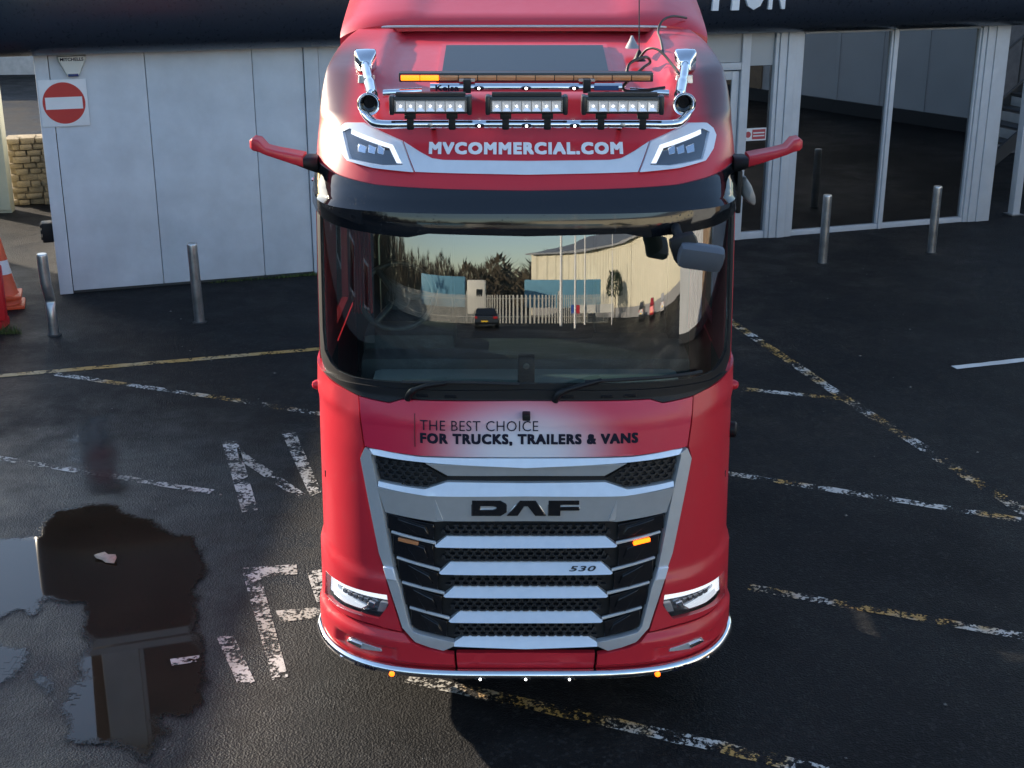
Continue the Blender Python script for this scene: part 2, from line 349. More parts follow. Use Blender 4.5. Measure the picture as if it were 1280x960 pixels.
bbox('partition', 8.0, 13.69, 4.5, 4.6, .04, 2.97, mat('partition', (.13,.14,.15), .7))
# door and sidelight
d = bbox('door', 8.42, 9.42, .03, .07, .06, .16, frame_m)
bbox('door_stile', 8.42, 8.53, .028, .075, .165, 2.44, frame_m, d); bbox('door_stile', 9.31, 9.42, .028, .075, .165, 2.44, frame_m, d)
bbox('door_rail', 8.535, 9.305, .028, .075, 2.32, 2.44, frame_m, d); bbox('pane', 8.53, 9.31, .045, .055, .16, 2.32, shop_glass, d, 0)
tube('handle', [(8.62,-.02,.95),(8.62,-.02,1.35)], .014, chrome, d)
bbox('door_frame', 9.43, 9.56, -.02, .12, 0, 2.95, frame_m); bbox('door_frame', 8.30, 8.41, -.02, .12, 0, 2.95, frame_m)
bbox('transom', 8.415, 9.425, -.015, .12, 2.46, 2.56, frame_m); bbox('transom_panel', 8.415, 9.425, .02, .08, 2.565, 2.95, mat('transom_panel', (.40,.41,.42), .6))
s = bbox('sidelight', 9.565, 9.94, -.01, .1, .0, .10, frame_m)
bbox('pane', 9.565, 9.94, .04, .05, .105, 2.50, shop_glass, s, 0); bbox('top_panel', 9.565, 9.94, .02, .08, 2.505, 2.95, MATS['transom_panel'], s)
bbox('frame_edge', 9.945, 10.0, -.03, .12, 0, 2.95, frame_m, s)
for k, (a, b, o) in enumerate(((10.005,10.12,-.05),(10.125,10.25,-.07),(10.255,10.37,-.05))): bbox('column_board', a, b, o, .2, 0, 2.96, frame_m)
for a, b in ((10.375, 11.87), (11.93, 13.38)):
    wn = bbox('window', a, b, -.02, .1, .0, .075, frame_m)
    bbox('pane', a+.03, b-.03, .03, .042, .08, 2.92, shop_glass, wn, 0)
    bbox('frame_edge', a, a+.03, -.015, .1, .08, 2.93, frame_m, wn); bbox('frame_edge', b-.03, b, -.015, .1, .08, 2.93, frame_m, wn); bbox('frame_edge', a+.031, b-.031, -.015, .1, 2.925, 2.965, frame_m, wn)
bbox('mullion', 11.875, 11.925, -.035, .1, 0, 2.96, frame_m)
bbox('frame_edge', 13.385, 13.46, -.04, .12, 0, 2.96, frame_m)
bbox('column_board', 13.465, 13.60, -.06, .35, 0, 2.97, frame_m); bbox('column_board', 13.605, 13.84, -.075, .36, 0, 2.97, frame_m)
# bullnose fascia with a rounded left end
def fascia():
    v, f = [], []; n = 28; st = []
    for k in range(9): a = k/8*math.pi/2; st.append((-.55-.0+.95*(1-math.sin(a))*1.0, math.cos(a)))
    st = [(-.66+.75*(1-math.cos(a)), max(.04, math.sin(a))) for a in [math.pi/2*k/10 for k in range(11)]] + [(16.2, 1)]
    for x, s in st:
        for k in range(n+1):
            a = -math.pi/2+math.pi*k/n; ca, sa = max(0, math.cos(a))**.6, math.copysign(abs(math.sin(a))**.6, a); v.append((x, -.62*ca*(.5+.5*s)+.02, 3.9+.94*(s if a > 0 else min(1, .75+.6*s))*sa))
        v.append((x, .3, 3.9+.94*s)); v.append((x, .3, 3.9-.94*min(1, .75+.6*s)))
    q = n+3
    for i in range(len(st)-1):
        for k in range(q): f.append((i*q+k, i*q+(k+1) % q, (i+1)*q+(k+1) % q, (i+1)*q+k))
    f.append(tuple(range(q))); f.append(tuple((len(st)-1)*q+k for k in range(q)))
    return pyd('fascia', v, f, fascia_m, bld, 40)
fs = fascia()
fy = lambda z: -.62*max(.05, 1-abs((z-3.9)/.94)**3.333)**.3+.02
white_letter = mat('white_letters', (.75, .77, .8), .4)
def fascia_letter(body, x0, x1):
    vv, ff = text2d(body, .03); z0, z1 = 3.32, 4.02; k = len(vv)
    v = [(x0+(x1-x0)*a, fy(z0+(z1-z0)*b)-.05, z0+(z1-z0)*b) for a, b in vv]; v += [(p[0], p[1]+.06, p[2]) for p in v]
    f = list(ff)+[tuple(k+i for i in t[::-1]) for t in ff]; ec = {}
    for t in ff:
        for i in range(len(t)): e = (t[i], t[(i+1) % len(t)]); ec[e] = 1
    f += [(a, b, b+k, a+k) for (a, b) in ec if (b, a) not in ec]
    pyd('letter', v, f, white_letter, fs, 30)
fascia_letter('T', 8.50, 8.86); fascia_letter('I', 8.92, 9.03); fascia_letter('O', 9.08, 9.42); fascia_letter('N', 9.47, 9.72)
# upper storey, seen in the puddle
bbox('rail', -.3, 16, -.16, .1, 4.88, 5.0, frame_m); bbox('rail', -.3, 16, -.10, .1, 5.06, 5.16, frame_m)
for a, b in ((.0, .5), (4.2, 6.0), (9.5, 13.84)): bbox('upper_wall', a, b, .02, .2, 5.165, 6.9, wall_m)
for a, b in ((.505, 4.195), (6.005, 9.495)):
    wn = bbox('upper_window', a, b, .05, .15, 5.165, 5.25, frame_m); bbox('pane', a+.06, b-.06, .1, .11, 5.255, 6.85, mat('dark_upper_glass', (.03,.03,.034), .08), wn, 0)
    bbox('frame_edge', a, a+.06, .05, .15, 5.255, 6.85, frame_m, wn); bbox('frame_edge', (a+b)/2-.03, (a+b)/2+.03, .05, .099, 5.255, 6.85, frame_m, wn)
bbox('roof', -.2, 14.04, -.25, 9.3, 6.91, 7.1, mat('roof_dark', (.05,.05,.055), .7))
# ------------------------------------------------------------------ cab surface
PZ = [.25,.33,.45,.6,.75,.9,1.71,1.9,2.03]; PY = [.06,.02,0,0,.02,.03,.10,.13,.18]
for k in range(1, 21): h = .95*k/20; PZ.append(2.03+h); PY.append(.18+.0787*h+.0486*h*h)
PZ += [3.05,3.17,3.25,3.32,3.4,3.5,3.58,3.65,3.72,3.83,3.88]; PY += [.345,.38,.43,.48,.56,.70,.88,1.05,1.25,1.9,2.35]
AZ = [.25,2.0,3.2,3.45,3.6,3.70,3.76,3.80,3.84,3.88]; AA = [1.245,1.24,1.235,1.23,1.225,1.215,1.20,1.185,1.15,1.08]
A0, S0 = 1.245, .6
ph = np.linspace(0, math.pi/2, 400); XX = A0*np.sin(ph)**.5; SS = S0*(1-np.cos(ph)**1.25)
TT = np.concatenate([[0], np.cumsum(np.hypot(np.diff(XX), np.diff(SS)))]); TE = TT[-1]
DX = np.gradient(XX, TT+np.arange(400)*1e-9); DS = np.gradient(SS, TT+np.arange(400)*1e-9); LN = np.hypot(DX, DS); NXA, NYA = DS/LN, -DX/LN
def t_of(xe):
    a = abs(xe); t = np.interp(a, XX, TT) if a <= A0 else TE+a-A0
    return math.copysign(float(t), xe)
def Yc(z): return float(np.interp(z, PZ, PY))
def P(t, z, o=0.0, yc=None):
    a = abs(t); s = 1 if t >= 0 else -1; k = float(np.interp(z, AZ, AA))/A0; y0 = Yc(z) if yc is None else yc
    if a <= TE:
        x, sb, nx, ny = [float(np.interp(a, TT, q)) for q in (XX, SS, NXA, NYA)]
    else: x, sb, nx, ny = A0, S0+a-TE, 1, 0
    sb *= float(np.interp(z, [3.42, 3.75], [1, .4]))   # squarer shoulders towards the roof
    return Vector((s*(x*k+nx*o), y0+sb+ny*o, z))
def plate(name, loops, m, parent, off=.0, th=.02, div=.05, relief=None, side=1, bev=0, smooth=30):
    loops = [[(side*t_of(x) if side in (1, -1) else t_of(x), z) for x, z in lp] for lp in loops]
    vs = [Vector((t, z, 0)) for lp in loops for t, z in lp]
    bm = bmesh.new(); bv = [bm.verts.new(v) for v in vs]
    for t in tessellate_polygon([[Vector((a, b, 0)) for a, b in lp] for lp in loops]):
        try: bm.faces.new([bv[i] for i in t])
        except ValueError: pass
    ts = [v.x for v in vs]; zs = [v.y for v in vs]
    for ax, lo, hi in ((0, min(ts), max(ts)), (1, min(zs), max(zs))):
        n = int((hi-lo)/div)
        for i in range(1, n+1):
            no = (1,0,0) if ax == 0 else (0,1,0); co = [0,0,0]; co[ax] = lo+(hi-lo)*i/(n+1)
            bmesh.ops.bisect_plane(bm, geom=bm.verts[:]+bm.edges[:]+bm.faces[:], plane_co=co, plane_no=no, dist=1e-6)
    bmesh.ops.remove_doubles(bm, verts=bm.verts, dist=1e-5); bm.verts.index_update(); N = len(bm.verts)
    fr, bk = [], []
    for v in bm.verts:
        t, z = v.co.x, v.co.y; r = relief(abs(t), z) if relief else 0
        fr.append(P(t, z, off+r)); bk.append(P(t, z, off+r-th))
    f = [tuple(v.index for v in fc.verts) for fc in bm.faces]; ff = f+[tuple(N+i for i in q[::-1]) for q in f]
    for e in bm.edges:
        if len(e.link_faces) == 1: a, b = e.verts[0].index, e.verts[1].index; ff.append((a, b, b+N, a+N))
    bm.free(); o = pyd(name, fr+bk, ff, m, parent, smooth)
    if bev:
        md = o.modifiers.new('b', 'BEVEL'); md.width = bev; md.segments = 2; md.limit_method = 'ANGLE'; md.angle_limit = R(50)
    return o
def sym(half): return half+[(-x, z) for x, z in half[::-1] if abs(x) > 1e-6]
def islands(vv, ff):
    par = list(range(len(vv)))
    def find(i):
        while par[i] != i: par[i] = par[par[i]]; i = par[i]
        return i
    for t in ff:
        for i in t[1:]: par[find(i)] = find(t[0])
    gr = {}
    for t in ff: gr.setdefault(find(t[0]), []).append(t)
    return list(gr.values())
def text_on(name, body, x0, x1, z0, z1, m, parent, off=.004, bold=0, shear=0, spacing=1, fat=0.0):
    """one flat printed letter per object; fat thickens the strokes by layered copies 0.3 mm apart"""
    vv, ff = text2d(body, bold, shear, spacing)
    sh = [(0, 0)] if not fat else [(dx*fat, dz*fat*.8) for dx in (-1, -.33, .33, 1) for dz in (-1, 0, 1)]
    for isl in islands(vv, ff):
        ids = sorted({i for t in isl for i in t}); mp = {i: k for k, i in enumerate(ids)}; v, f = [], []
        for q, (dx, dz) in enumerate(sh):
            b = len(v); v += [P(t_of(x0+fat+(x1-x0-2*fat)*vv[i][0]+dx), z0+fat*.8+(z1-z0-1.6*fat)*vv[i][1]+dz, off+q*.0003) for i in ids]; f += [tuple(b+mp[i] for i in t) for t in isl]
        pyd('letter', v, f, m, parent, 0, fix=False)
def sstep(x, a, b): t = max(0, min(1, (x-a)/(b-a))); return t*t*(3-2*t)
# ------------------------------------------------------------------ the lorry
lorry = tag(empty('lorry', (0,0,0)), 'red articulated lorry cab with chrome light bars facing the camera', 'lorry')
# dark carcass behind the panels
v, f = [], []; nz, nt_ = 34, 60
for i in range(nz):
    z = .36+(2.03-.36)*i/(nz-1)
    for j in range(nt_+1): v.append(P((j/nt_*2-1)*(TE+.5), z, -.05))
for i in range(nz-1):
    for j in range(nt_): a = i*(nt_+1)+j; f.append((a, a+1, a+nt_+2, a+nt_+1))
pyd('carcass', v, f, black_pl, lorry, 40)
# upper shell and roof
def shell():
    zs = np.concatenate([np.linspace(2.99, 3.5, 16), np.linspace(3.52, 3.88, 16)]); cols = list(np.linspace(-1, 1, 73)); v, f = [], []; nc = 73+12
    for z in zs:
        row = []
        for u in cols:
            p = P(u*TE, z)
            row.append(p)
        back = 2.42; l = [Vector((row[0].x, row[0].y+(max(back, row[0].y+.01)-row[0].y)*k/6, z)) for k in range(6, 0, -1)]; r = [Vector((row[-1].x, row[-1].y+(max(back, row[-1].y+.01)-row[-1].y)*k/6, z)) for k in range(1, 7)]
        v += l+row+r
    for p in v:   # shallow well between the shoulders of the roof
        k = sstep(p.z, 3.6, 3.7)*(1-sstep(abs(p.x), .80, .87)); p.z -= .055*k
    for i in range(len(zs)-1):
        for j in range(nc-1): a = i*nc+j; f.append((a, a+1, a+nc+1, a+nc))
    f.append(tuple((len(zs)-1)*nc+j for j in range(nc)))
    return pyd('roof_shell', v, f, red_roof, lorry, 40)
roof = shell()
roofz = lambda y: float(np.interp(y, PY, PZ))
def roof_patch(name, x0, x1, y0, y1, lift, th, m, parent, nx=12, ny=10):
    v, f = [], []
    for s in (0, 1):
        for i in range(ny+1):
            for j in range(nx+1): y = y0+(y1-y0)*i/ny; v.append((x0+(x1-x0)*j/nx, y, roofz(y)-.05+lift-s*th))
    n = nx+1; K = n*(ny+1)
    for i in range(ny):
        for j in range(nx): a = i*n+j; f.append((a, a+1, a+n+1, a+n)); f.append((K+a, K+a+n, K+a+n+1, K+a+1))
    for j in range(nx): f.append((j, j+1, K+j+1, K+j)); a = ny*n+j; f.append((a, a+1, K+a+1, K+a))
    for i in range(ny): f.append((i*n, i*n+n, K+i*n+n, K+i*n)); a = i*n+nx; f.append((a, a+n, K+a+n, K+a))
    return pyd(name, v, f, m, parent)
roof_patch('hatch_frame', -.53, .53, 1.22, 2.02, .012, .05, red, lorry)
roof_patch('hatch_glass', -.50, .50, 1.25, 1.92, .024, .03, skyglass, lorry)
# rear air deflector
def deflector():
    v, f = [], []; xs = [math.sin(math.pi/2*k/24)*1.0 for k in range(-24, 25)]; ys = [(2.36,3.90),(2.40,3.935),(2.55,3.985),(2.8,4.055),(3.1,4.13),(3.35,4.17)]
    for s in (0, 1):
        for y, z in ys:
            for u in xs: x = u*1.245; v.append((x, y+.12*abs(u)**6, z-.10*abs(u)**8-(.045 if s else 0)-(.02*(1-sstep(abs(u), .5, .62)) if (y > 2.5 and not s) else 0)))
    n = len(xs); K = n*len(ys)
    for i in range(len(ys)-1):
        for j in range(n-1): a = i*n+j; f.append((a, a+1, a+n+1, a+n)); f.append((K+a, K+a+n, K+a+n+1, K+a+1))
    for j in range(n-1): f.append((j, j+1, K+j+1, K+j)); a = (len(ys)-1)*n+j; f.append((a, a+1, K+a+1, K+a))
    for i in range(len(ys)-1): f.append((i*n, i*n+n, K+i*n+n, K+i*n)); a = i*n+n-1; f.append((a, a+n, K+a+n, K+a))
    return pyd('air_deflector', v, f, red, lorry, 30)
deflector()
tube('sunlit_edge_line', smooth_path([(-1.2,2.62,3.79),(-1.05,2.45,3.865),(-.8,2.35,3.885),(-.3,2.345,3.887),(.3,2.345,3.887),(.8,2.35,3.885),(1.05,2.45,3.865),(1.2,2.62,3.79)]), .009, silver, lorry, 8)  # silver tube added as the bright line of the sunlit roof edge
box('deflector_support', (-.9,2.46,3.7), (.9,2.52,3.87), black_pl, lorry)
# cab sides and rear
for s in (-1, 1):
    plate('cab_side', [[(A0+.46,2.02),(A0+1.75,2.02),(A0+1.75,3.0),(A0+.46,3.0)], [(A0+.56,2.12),(A0+1.2,2.12),(A0+1.2,2.9),(A0+.62,2.9)]], red, lorry, 0, .04, .3, None, s)
    plate('side_window', [[(A0+.55,2.11),(A0+1.21,2.11),(A0+1.21,2.91),(A0+.6,2.91)]], wscreen, lorry, -.012, .006, .3, None, s)
    plate('lower_side', [[(A0+.51,1.12),(A0+.8,1.20),(A0+1.25,1.12),(A0+1.5,.8),(A0+1.75,.8),(A0+1.75,2.0),(A0+.51,2.0)]], red, lorry, 0, .04, .3, None, s)
    plate('door_pillar', [[(1.2435,2.03),(A0+.45,2.03),(A0+.45,3.0),(1.2435,3.0)]], red, lorry, -.003, .05, .08, None, s)
box('cab_rear', (-1.2,2.40,.9), (1.2,2.45,3.66), cabin, lorry)
# bonnet lid, corner panels, bumper
bonnet = plate('bonnet_lid', [sym([(0,2.022),(.70,2.018),(.775,1.992),(.953,2.002),(.944,1.86),(.926,1.728),(.61,1.713),(0,1.711)])], red_bonnet, lorry, .0, .03, .045, lambda t, z: .006*sstep(z, 1.86, 1.93), 0, .004)
HEAD = [(1.198,.825),(.805,.853),(.797,.787),(.858,.692),(.983,.684),(1.125,.667),(1.210,.662)]
def corner_rel(t, z):
    e = .945+.06*sstep(t, .9, 1.7); k = .020*sstep(z, e+.05, e-.03); return k + .012*sstep(z, 1.86, 1.93)*sstep(t, 1.05, 1.2)
for s in (-1, 1):
    plate('corner_panel', [[(.963,2.003),(1.10,2.03),(1.19,2.06),(A0+.0,2.085),(A0+.12,2.10),(A0+.5,2.12),(A0+.5,.66),(1.2,.652),(1.09,.645),(.883,.652),(.722,.638),(.74,.70),(.815,.957),(.858,1.103),(.956,1.656),(.936,1.728),(.954,1.86)], HEAD], red, lorry, .0, .03, .024, corner_rel, s, .004)
    plate('bumper_end', [[(.412,.412),(.87,.388),(1.10,.36),(1.2,.345),(A0+.02,.35),(A0+.5,.40),(A0+.5,.645),(1.2,.636),(1.09,.630),(.883,.637),(.712,.624),(.665,.583),(.60,.552),(.479,.528),(.419,.523)]], red, lorry, .012, .04, .022,
          lambda t, z: .026*sstep(z, .425, .45)*sstep(z, .63, .575)-.022*sstep(t, .74, .79)*(1-sstep(t, 1.14, 1.22))*sstep(z, .54, .52)*sstep(z, .43, .445), s, .005)
plate('bumper_centre', [sym([(0,.525),(.405,.521),(.398,.412),(0,.410)])], red, lorry, .014, .04, .06, lambda t, z: .014*sstep(z, .425, .46)-.008*sstep(z, .48, .5), 0, .005)
plate('lower_valance', [sym([(0,.42),(.6,.41),(1.15,.36),(A0+.3,.36),(A0+.3,.27),(0,.27)])], black_pl, lorry, -.06, .03, .12, None, 0)
text_on('slogan', 'THE BEST CHOICE', -.60, .068, 1.862, 1.919, mat('print_dark', (.008,.008,.022), .6, spec=.2), bonnet, .0075, -.004, 0, 1.05)
text_on('slogan', 'FOR TRUCKS, TRAILERS & VANS', -.60, .634, 1.778, 1.846, MATS['print_dark'], bonnet, .0035, .0, 0, 1.16, .0042)
plate('slogan_rule', [[(-.632,1.765),(-.627,1.765),(-.627,1.95),(-.632,1.95)]], mat('print_maroon', (.12,.004,.012), .5), bonnet, .009, .004, .1, None, 1)
box('radar_camera', (-.022,.085,1.935), (.022,.15,1.972), black_pl, lorry, .006)
# ------------------------------------------------------------------ grille
INNER = [(0,1.66),(.56,1.68),(.885,1.692),(.836,1.448),(.782,1.115),(.760,1.006),(.729,.914),(.677,.672),(.626,.632),(.424,.592),(0,.54)]
grille = plate('grille', [sym(INNER)], black_pl, lorry, -.035, .02, .08, None, 0)
def gbar(name, half, off=.012, th=.045, m=silver, bev=.004, tilt=0.0):
    zc = sum(p[1] for p in half)/len(half)
    return plate(name, [sym(half)], m, grille, off, th, .09 if not tilt else .03, (lambda t, z: (zc-z)*tilt) if tilt else None, 0, bev)
def slat(zt, zb, x0, x1, tip, zt1):
    """a deep bar whose face leans up to the sky, with a thin blade running out to each side"""
    b = gbar('slat', [(0,zt),(x0,zt-.002),(x1,zb+.006),(x1-.012,zb),(0,zb)], .006, .05, silver_skylit, .003, .75)
    for s in (-1, 1): plate('slat_tip', [[(x1-.004,zb+.024),(tip,zt1),(tip,zt1-.012),(x1-.004,zb+.008)]], silver_skylit, grille, .006, .016, .08, None, s, .002)
    return b
silver_skylit = mat('silver_skylit', (.78,.80,.82), .30, .55, coat=.2, var=.05, scale=14)  # lighter copy of the silver; sky light on upturned faces put in colour
gbar('top_bar', [(0,1.706),(.605,1.707),(.837,1.722),(.90,1.720),(.872,1.694),(.574,1.681),(0,1.659)], .010, .05, silver_skylit, .004, .5)
gbar('upper_slat', [(0,1.655),(.572,1.672),(.449,1.592),(0,1.594)], -.004, .03, silver, .003, -.35)
gbar('emblem_panel', [(0,1.490),(.558,1.486),(.842,1.510),(.814,1.352),(.524,1.316),(.469,1.322),(0,1.326)], .006, .04, silver, .003, -.22)
gbar('emblem_ledge', [(0,1.556),(.452,1.559),(.576,1.520),(.846,1.538),(.842,1.513),(.558,1.489),(0,1.493)], .014, .05, silver_skylit, .003, .6)
for s in (-1, 1): plate('crease', [[(.520,1.478),(.553,1.478),(.512,1.328),(.475,1.328)]], silver_skylit, grille, .010, .02, .03, lambda t, z: (1.41-z)*-.22+(.51-t)*.25, s, .002)
slat(1.233,1.177,.456,.523,.777,1.246)
bar2 = slat(1.075,1.013,.437,.500,.748,1.093)
slat(.927,.870,.414,.476,.72,.943)
slat(.771,.714,.384,.448,.678,.789)
gbar('bottom_bar', [(0,.620),(.36,.619),(.417,.588),(.417,.568),(0,.558)], .010, .045, silver_skylit, .003, .75)
for s in (-1, 1):
    plate('side_frame', [[(.92,1.722),(.947,1.656),(.849,1.103),(.822,1.02),(.765,1.02),(.782,1.115),(.836,1.448),(.884,1.69),(.872,1.697)]], silver, grille, .014, .05, .08, lambda t, z: 0, s, .006)
    plate('lower_frame', [[(.821,1.016),(.805,.957),(.717,.662),(.643,.580),(.56,.552),(.479,.533),(.418,.566),(.418,.592),(.626,.634),(.655,.645),(.677,.675),(.729,.914),(.763,1.016)]], silver, grille, .022, .05, .08, None, s, .008)
    plate('frame_joint', [[(.822,1.03),(.803,.955),(.745,.955),(.763,1.03)]], white_trim, grille, .030, .02, .1, None, s, .005)
    for i, (z1a, z1b, z0a, z0b, xa, xb) in enumerate(((1.345,1.30,1.255,1.212,.80,.53),(1.222,1.176,1.102,1.045,.772,.535),(1.072,1.006,.952,.895,.742,.51),(.922,.862,.798,.742,.716,.49),(.768,.705,.66,.61,.672,.46))):
        plate('side_fin', [[(xa,z1a),(xb,z1b),(xb,z0b),(xa,z0a)]], black_gl, grille, -.006, .03, .1, None, s, .003)
        plate('fin_blade', [[(xa-.06,z1a-.018),(xb+.05,z1b-.014),(xb+.03,(z1b+z0b)/2-.01),(xb+.09,z0b+.028)]], black_gl, grille, .010, .03, .1, None, s, .003)
    plate('intake_back', [[(.868,1.688),(.624,1.68),(.455,1.578),(.567,1.525),(.846,1.544)]], black_pl, grille, -.02, .012, .1, None, s)
def inside(p, poly):
    x, y = p; c = False
    for i in range(len(poly)):
        (x0, y0), (x1, y1) = poly[i], poly[i-1]
        if (y0 > y) != (y1 > y) and x < (x1-x0)*(y-y0)/(y1-y0)+x0: c = not c
    return c
def honeycomb(regions):
    v, f = [], []; W, H, th = .050, .026, .0045
    def bar(a, b):
        if not any(inside(a, r) and inside(b, r) for r in regions): return
        d = Vector((b[0]-a[0], b[1]-a[1])); n = Vector((-d.y, d.x)).normalized()*th; k = len(v)
        for q in (a, b):
            for s, o in ((1, -.004), (-1, -.004), (-1, -.024), (1, -.024)): v.append(P(t_of(q[0]+n.x*s), q[1]+n.y*s, o))
        f.extend([(k,k+1,k+5,k+4),(k+1,k+2,k+6,k+5),(k+3,k,k+4,k+7),(k,k+3,k+2,k+1),(k+4,k+5,k+6,k+7)])
    for r in range(int(1.75/H)+1):
        z = r*H
        for c in range(-20, 21):
            x = c*W+(W/2 if r % 2 else 0)
            bar((x-W*.32, z), (x+W*.32, z)); bar((x+W*.32, z), (x+W*.5, z+H*.5) if 0 else (x+W*.68-W*.36+W*.18, z+H)); bar((x-W*.32, z), (x-W*.5, z+H))
    o = pyd('grille_mesh', v, f, mat('mesh_black', (.02,.021,.024), .35), grille, 0); o['kind'] = 'stuff'
regs = []
for z1, z0, xw in ((1.322,1.234,.50),(1.176,1.076,.50),(1.012,.928,.48),(.869,.772,.46),(.713,.621,.43)): regs.append([(-xw,z0),(xw,z0),(xw-.05,z1),(-xw+.05,z1)])
for s in (-1, 1): regs.append([(s*x, z) for x, z in ((.868,1.688),(.624,1.683),(.452,1.578),(.567,1.522),(.846,1.542))])
honeycomb(regs)
# DAF emblem letters
Z0, Z1 = 1.371, 1.463
def zf(k): return Z0+(Z1-Z0)*k
LET = [[[(-.308,0),(-.308,1),(-.145,1),(-.112,.78),(-.112,.22),(-.145,0)], [(-.262,.38),(-.19,.38),(-.168,.48),(-.168,.56),(-.19,.64),(-.262,.64)]],
       [[(-.108,0),(-.035,1),(.055,1),(.112,0),(.052,0),(.010,.62),(-.012,.62),(-.030,.30),(-.048,0)]],
       [[(.128,0),(.128,1),(.303,1),(.303,.72),(.196,.72),(.196,.58),(.303,.58),(.303,.34),(.196,.34),(.196,0)]]]
for lp in LET:
    lp = [[(x, zf(k)) for x, k in q] for q in lp]
    e = plate('emblem_letter', lp, black_gl, grille, .022, .014, .2, None, 1, .002)
    cx = sum(p[0] for p in lp[0])/len(lp[0]); cz = (Z0+Z1)/2
    plate('chrome_edge', [[(cx+(x-cx)*1.045, cz+(z-cz)*1.08) for x, z in lp[0]]]+([[(cx+(x-cx)*.95, cz+(z-cz)*.9) for x, z in lp[1]]] if len(lp) > 1 else []), chrome, grille, .014, .012, .2, None, 1, .002)
text_on('power_badge', '530', .248, .404, 1.030, 1.064, mat('badge_dark', (.05,.06,.07), .3, .5), bar2, .013, .02, .25, 1.1)
# strobe lamps in the grille
sl = plate('strobe_lamp', [[(.618,1.178),(.715,1.194),(.715,1.214),(.618,1.198)]], led_amber, lorry, .016, .02, .1, None, 1, .004)
plate('strobe_lamp', [[(.618,1.178),(.735,1.196),(.735,1.214),(.618,1.196)]], amber_lens, lorry, .016, .02, .1, None, -1, .004)
# ------------------------------------------------------------------ headlights and fog lamps
dark_refl = mat('lamp_reflector', (.32,.33,.35), .22, .9); lamp_dark = mat('lamp_inner_dark', (.05,.052,.058), .3, .4)
for s in (-1, 1):
    hl = plate('headlight', [HEAD], mat('lamp_bowl', (.34,.35,.37), .22, .8), lorry, -.035, .02, .05, None, s)
    plate('daylight_strip', [[(1.203,.69),(1.194,.815),(1.10,.826),(.95,.838),(.812,.843),(.806,.806),(.94,.800),(1.08,.790),(1.160,.782),(1.180,.70)]], drl, hl, -.012, .02, .04, None, s, .004)
    plate('reflector_wing', [[(1.176,.735),(1.08,.737),(.965,.722),(.985,.704),(1.10,.690),(1.185,.688)]], mat('lamp_silver', (.7,.72,.75), .2, .6, emit=(.9,.95,1), es=.3), hl, -.016, .02, .05, None, s, .004)
    for k in range(5):
        xc = 1.10-.036*k; plate('led_module', [[(xc-.013,.750),(xc+.013,.750),(xc+.013,.778),(xc-.013,.778)]], dark_refl, hl, -.014, .02, .1, None, s, .003)
    plate('projector', [[(.945,.74),(.905,.735),(.895,.765),(.935,.772)]], chrome, hl, -.010, .02, .1, None, s, .004)
    plate('indicator', [[(.885,.715),(.835,.722),(.812,.785),(.86,.785)]], mat('indicator_clear', (.62,.6,.56), .25, .5), hl, -.012, .02, .1, None, s, .004)
    plate('lower_bezel', [[(.985,.69),(.862,.695),(.845,.722),(.93,.722),(.965,.712)]], black_gl, hl, -.004, .02, .1, None, s, .003)
    plate('lens_cover', [HEAD], lens, hl, .002, .004, .05, corner_rel, s)
    fg = plate('fog_lamp', [[(1.06,.475),(1.04,.508),(1.0,.515),(.848,.505),(.841,.487),(.97,.466)]], mat('fog_silver', (.7,.72,.75), .2, .6), lorry, .026, .03, .05, None, s, .004)
    plate('fog_lens', [[(1.05,.478),(1.03,.502),(.96,.503),(.96,.474)]], chrome, fg, .034, .012, .04, None, s, .004)
# ------------------------------------------------------------------ header: white band, roof lamps, web address
band = plate('header_band', [sym([(0,3.320),(.464,3.324),(.527,3.331),(.60,3.362),(.690,3.407),(.618,3.264),(0,3.254)])], white_trim, lorry, .010, .02, .05, None, 0, .004)
LOUT = [(.932,3.484),(1.035,3.476),(1.072,3.446),(1.086,3.411),(1.06,3.35),(1.005,3.297),(.85,3.275),(.626,3.264),(.697,3.409)]
LIN = [(1.045,3.431),(1.002,3.452),(.745,3.392),(.684,3.297),(.80,3.290),(.989,3.306)]
for s in (-1, 1):
    rl = plate('roof_lamp', [LIN], lamp_dark, lorry, .004, .008, .05, None, s)
    plate('lamp_surround', [LOUT, LIN], white_trim, rl, .022, .03, .045, None, s, .005)
    plate('daylight_strip', [[(1.0,3.446),(.75,3.389),(.695,3.303),(.722,3.303),(.768,3.373),(1.0,3.425)]], drl, rl, .010, .008, .04, None, s, .003)
    for a, b in ((.95,.905),(.89,.85),(.835,.80)): plate('projector', [[(a,3.345),(b,3.34),(b-.005,3.372),(a,3.385)]], chrome, rl, .012, .012, .05, None, s, .003)
    plate('lens_cover', [LIN], lens, rl, .018, .003, .05, None, s)
text_on('web_address', 'MVCOMMERCIAL.COM', -.546, .540, 3.351, 3.409, mat('print_white', (.78,.80,.84), .4), band, .005, .0, 0, 1.17, .0050)
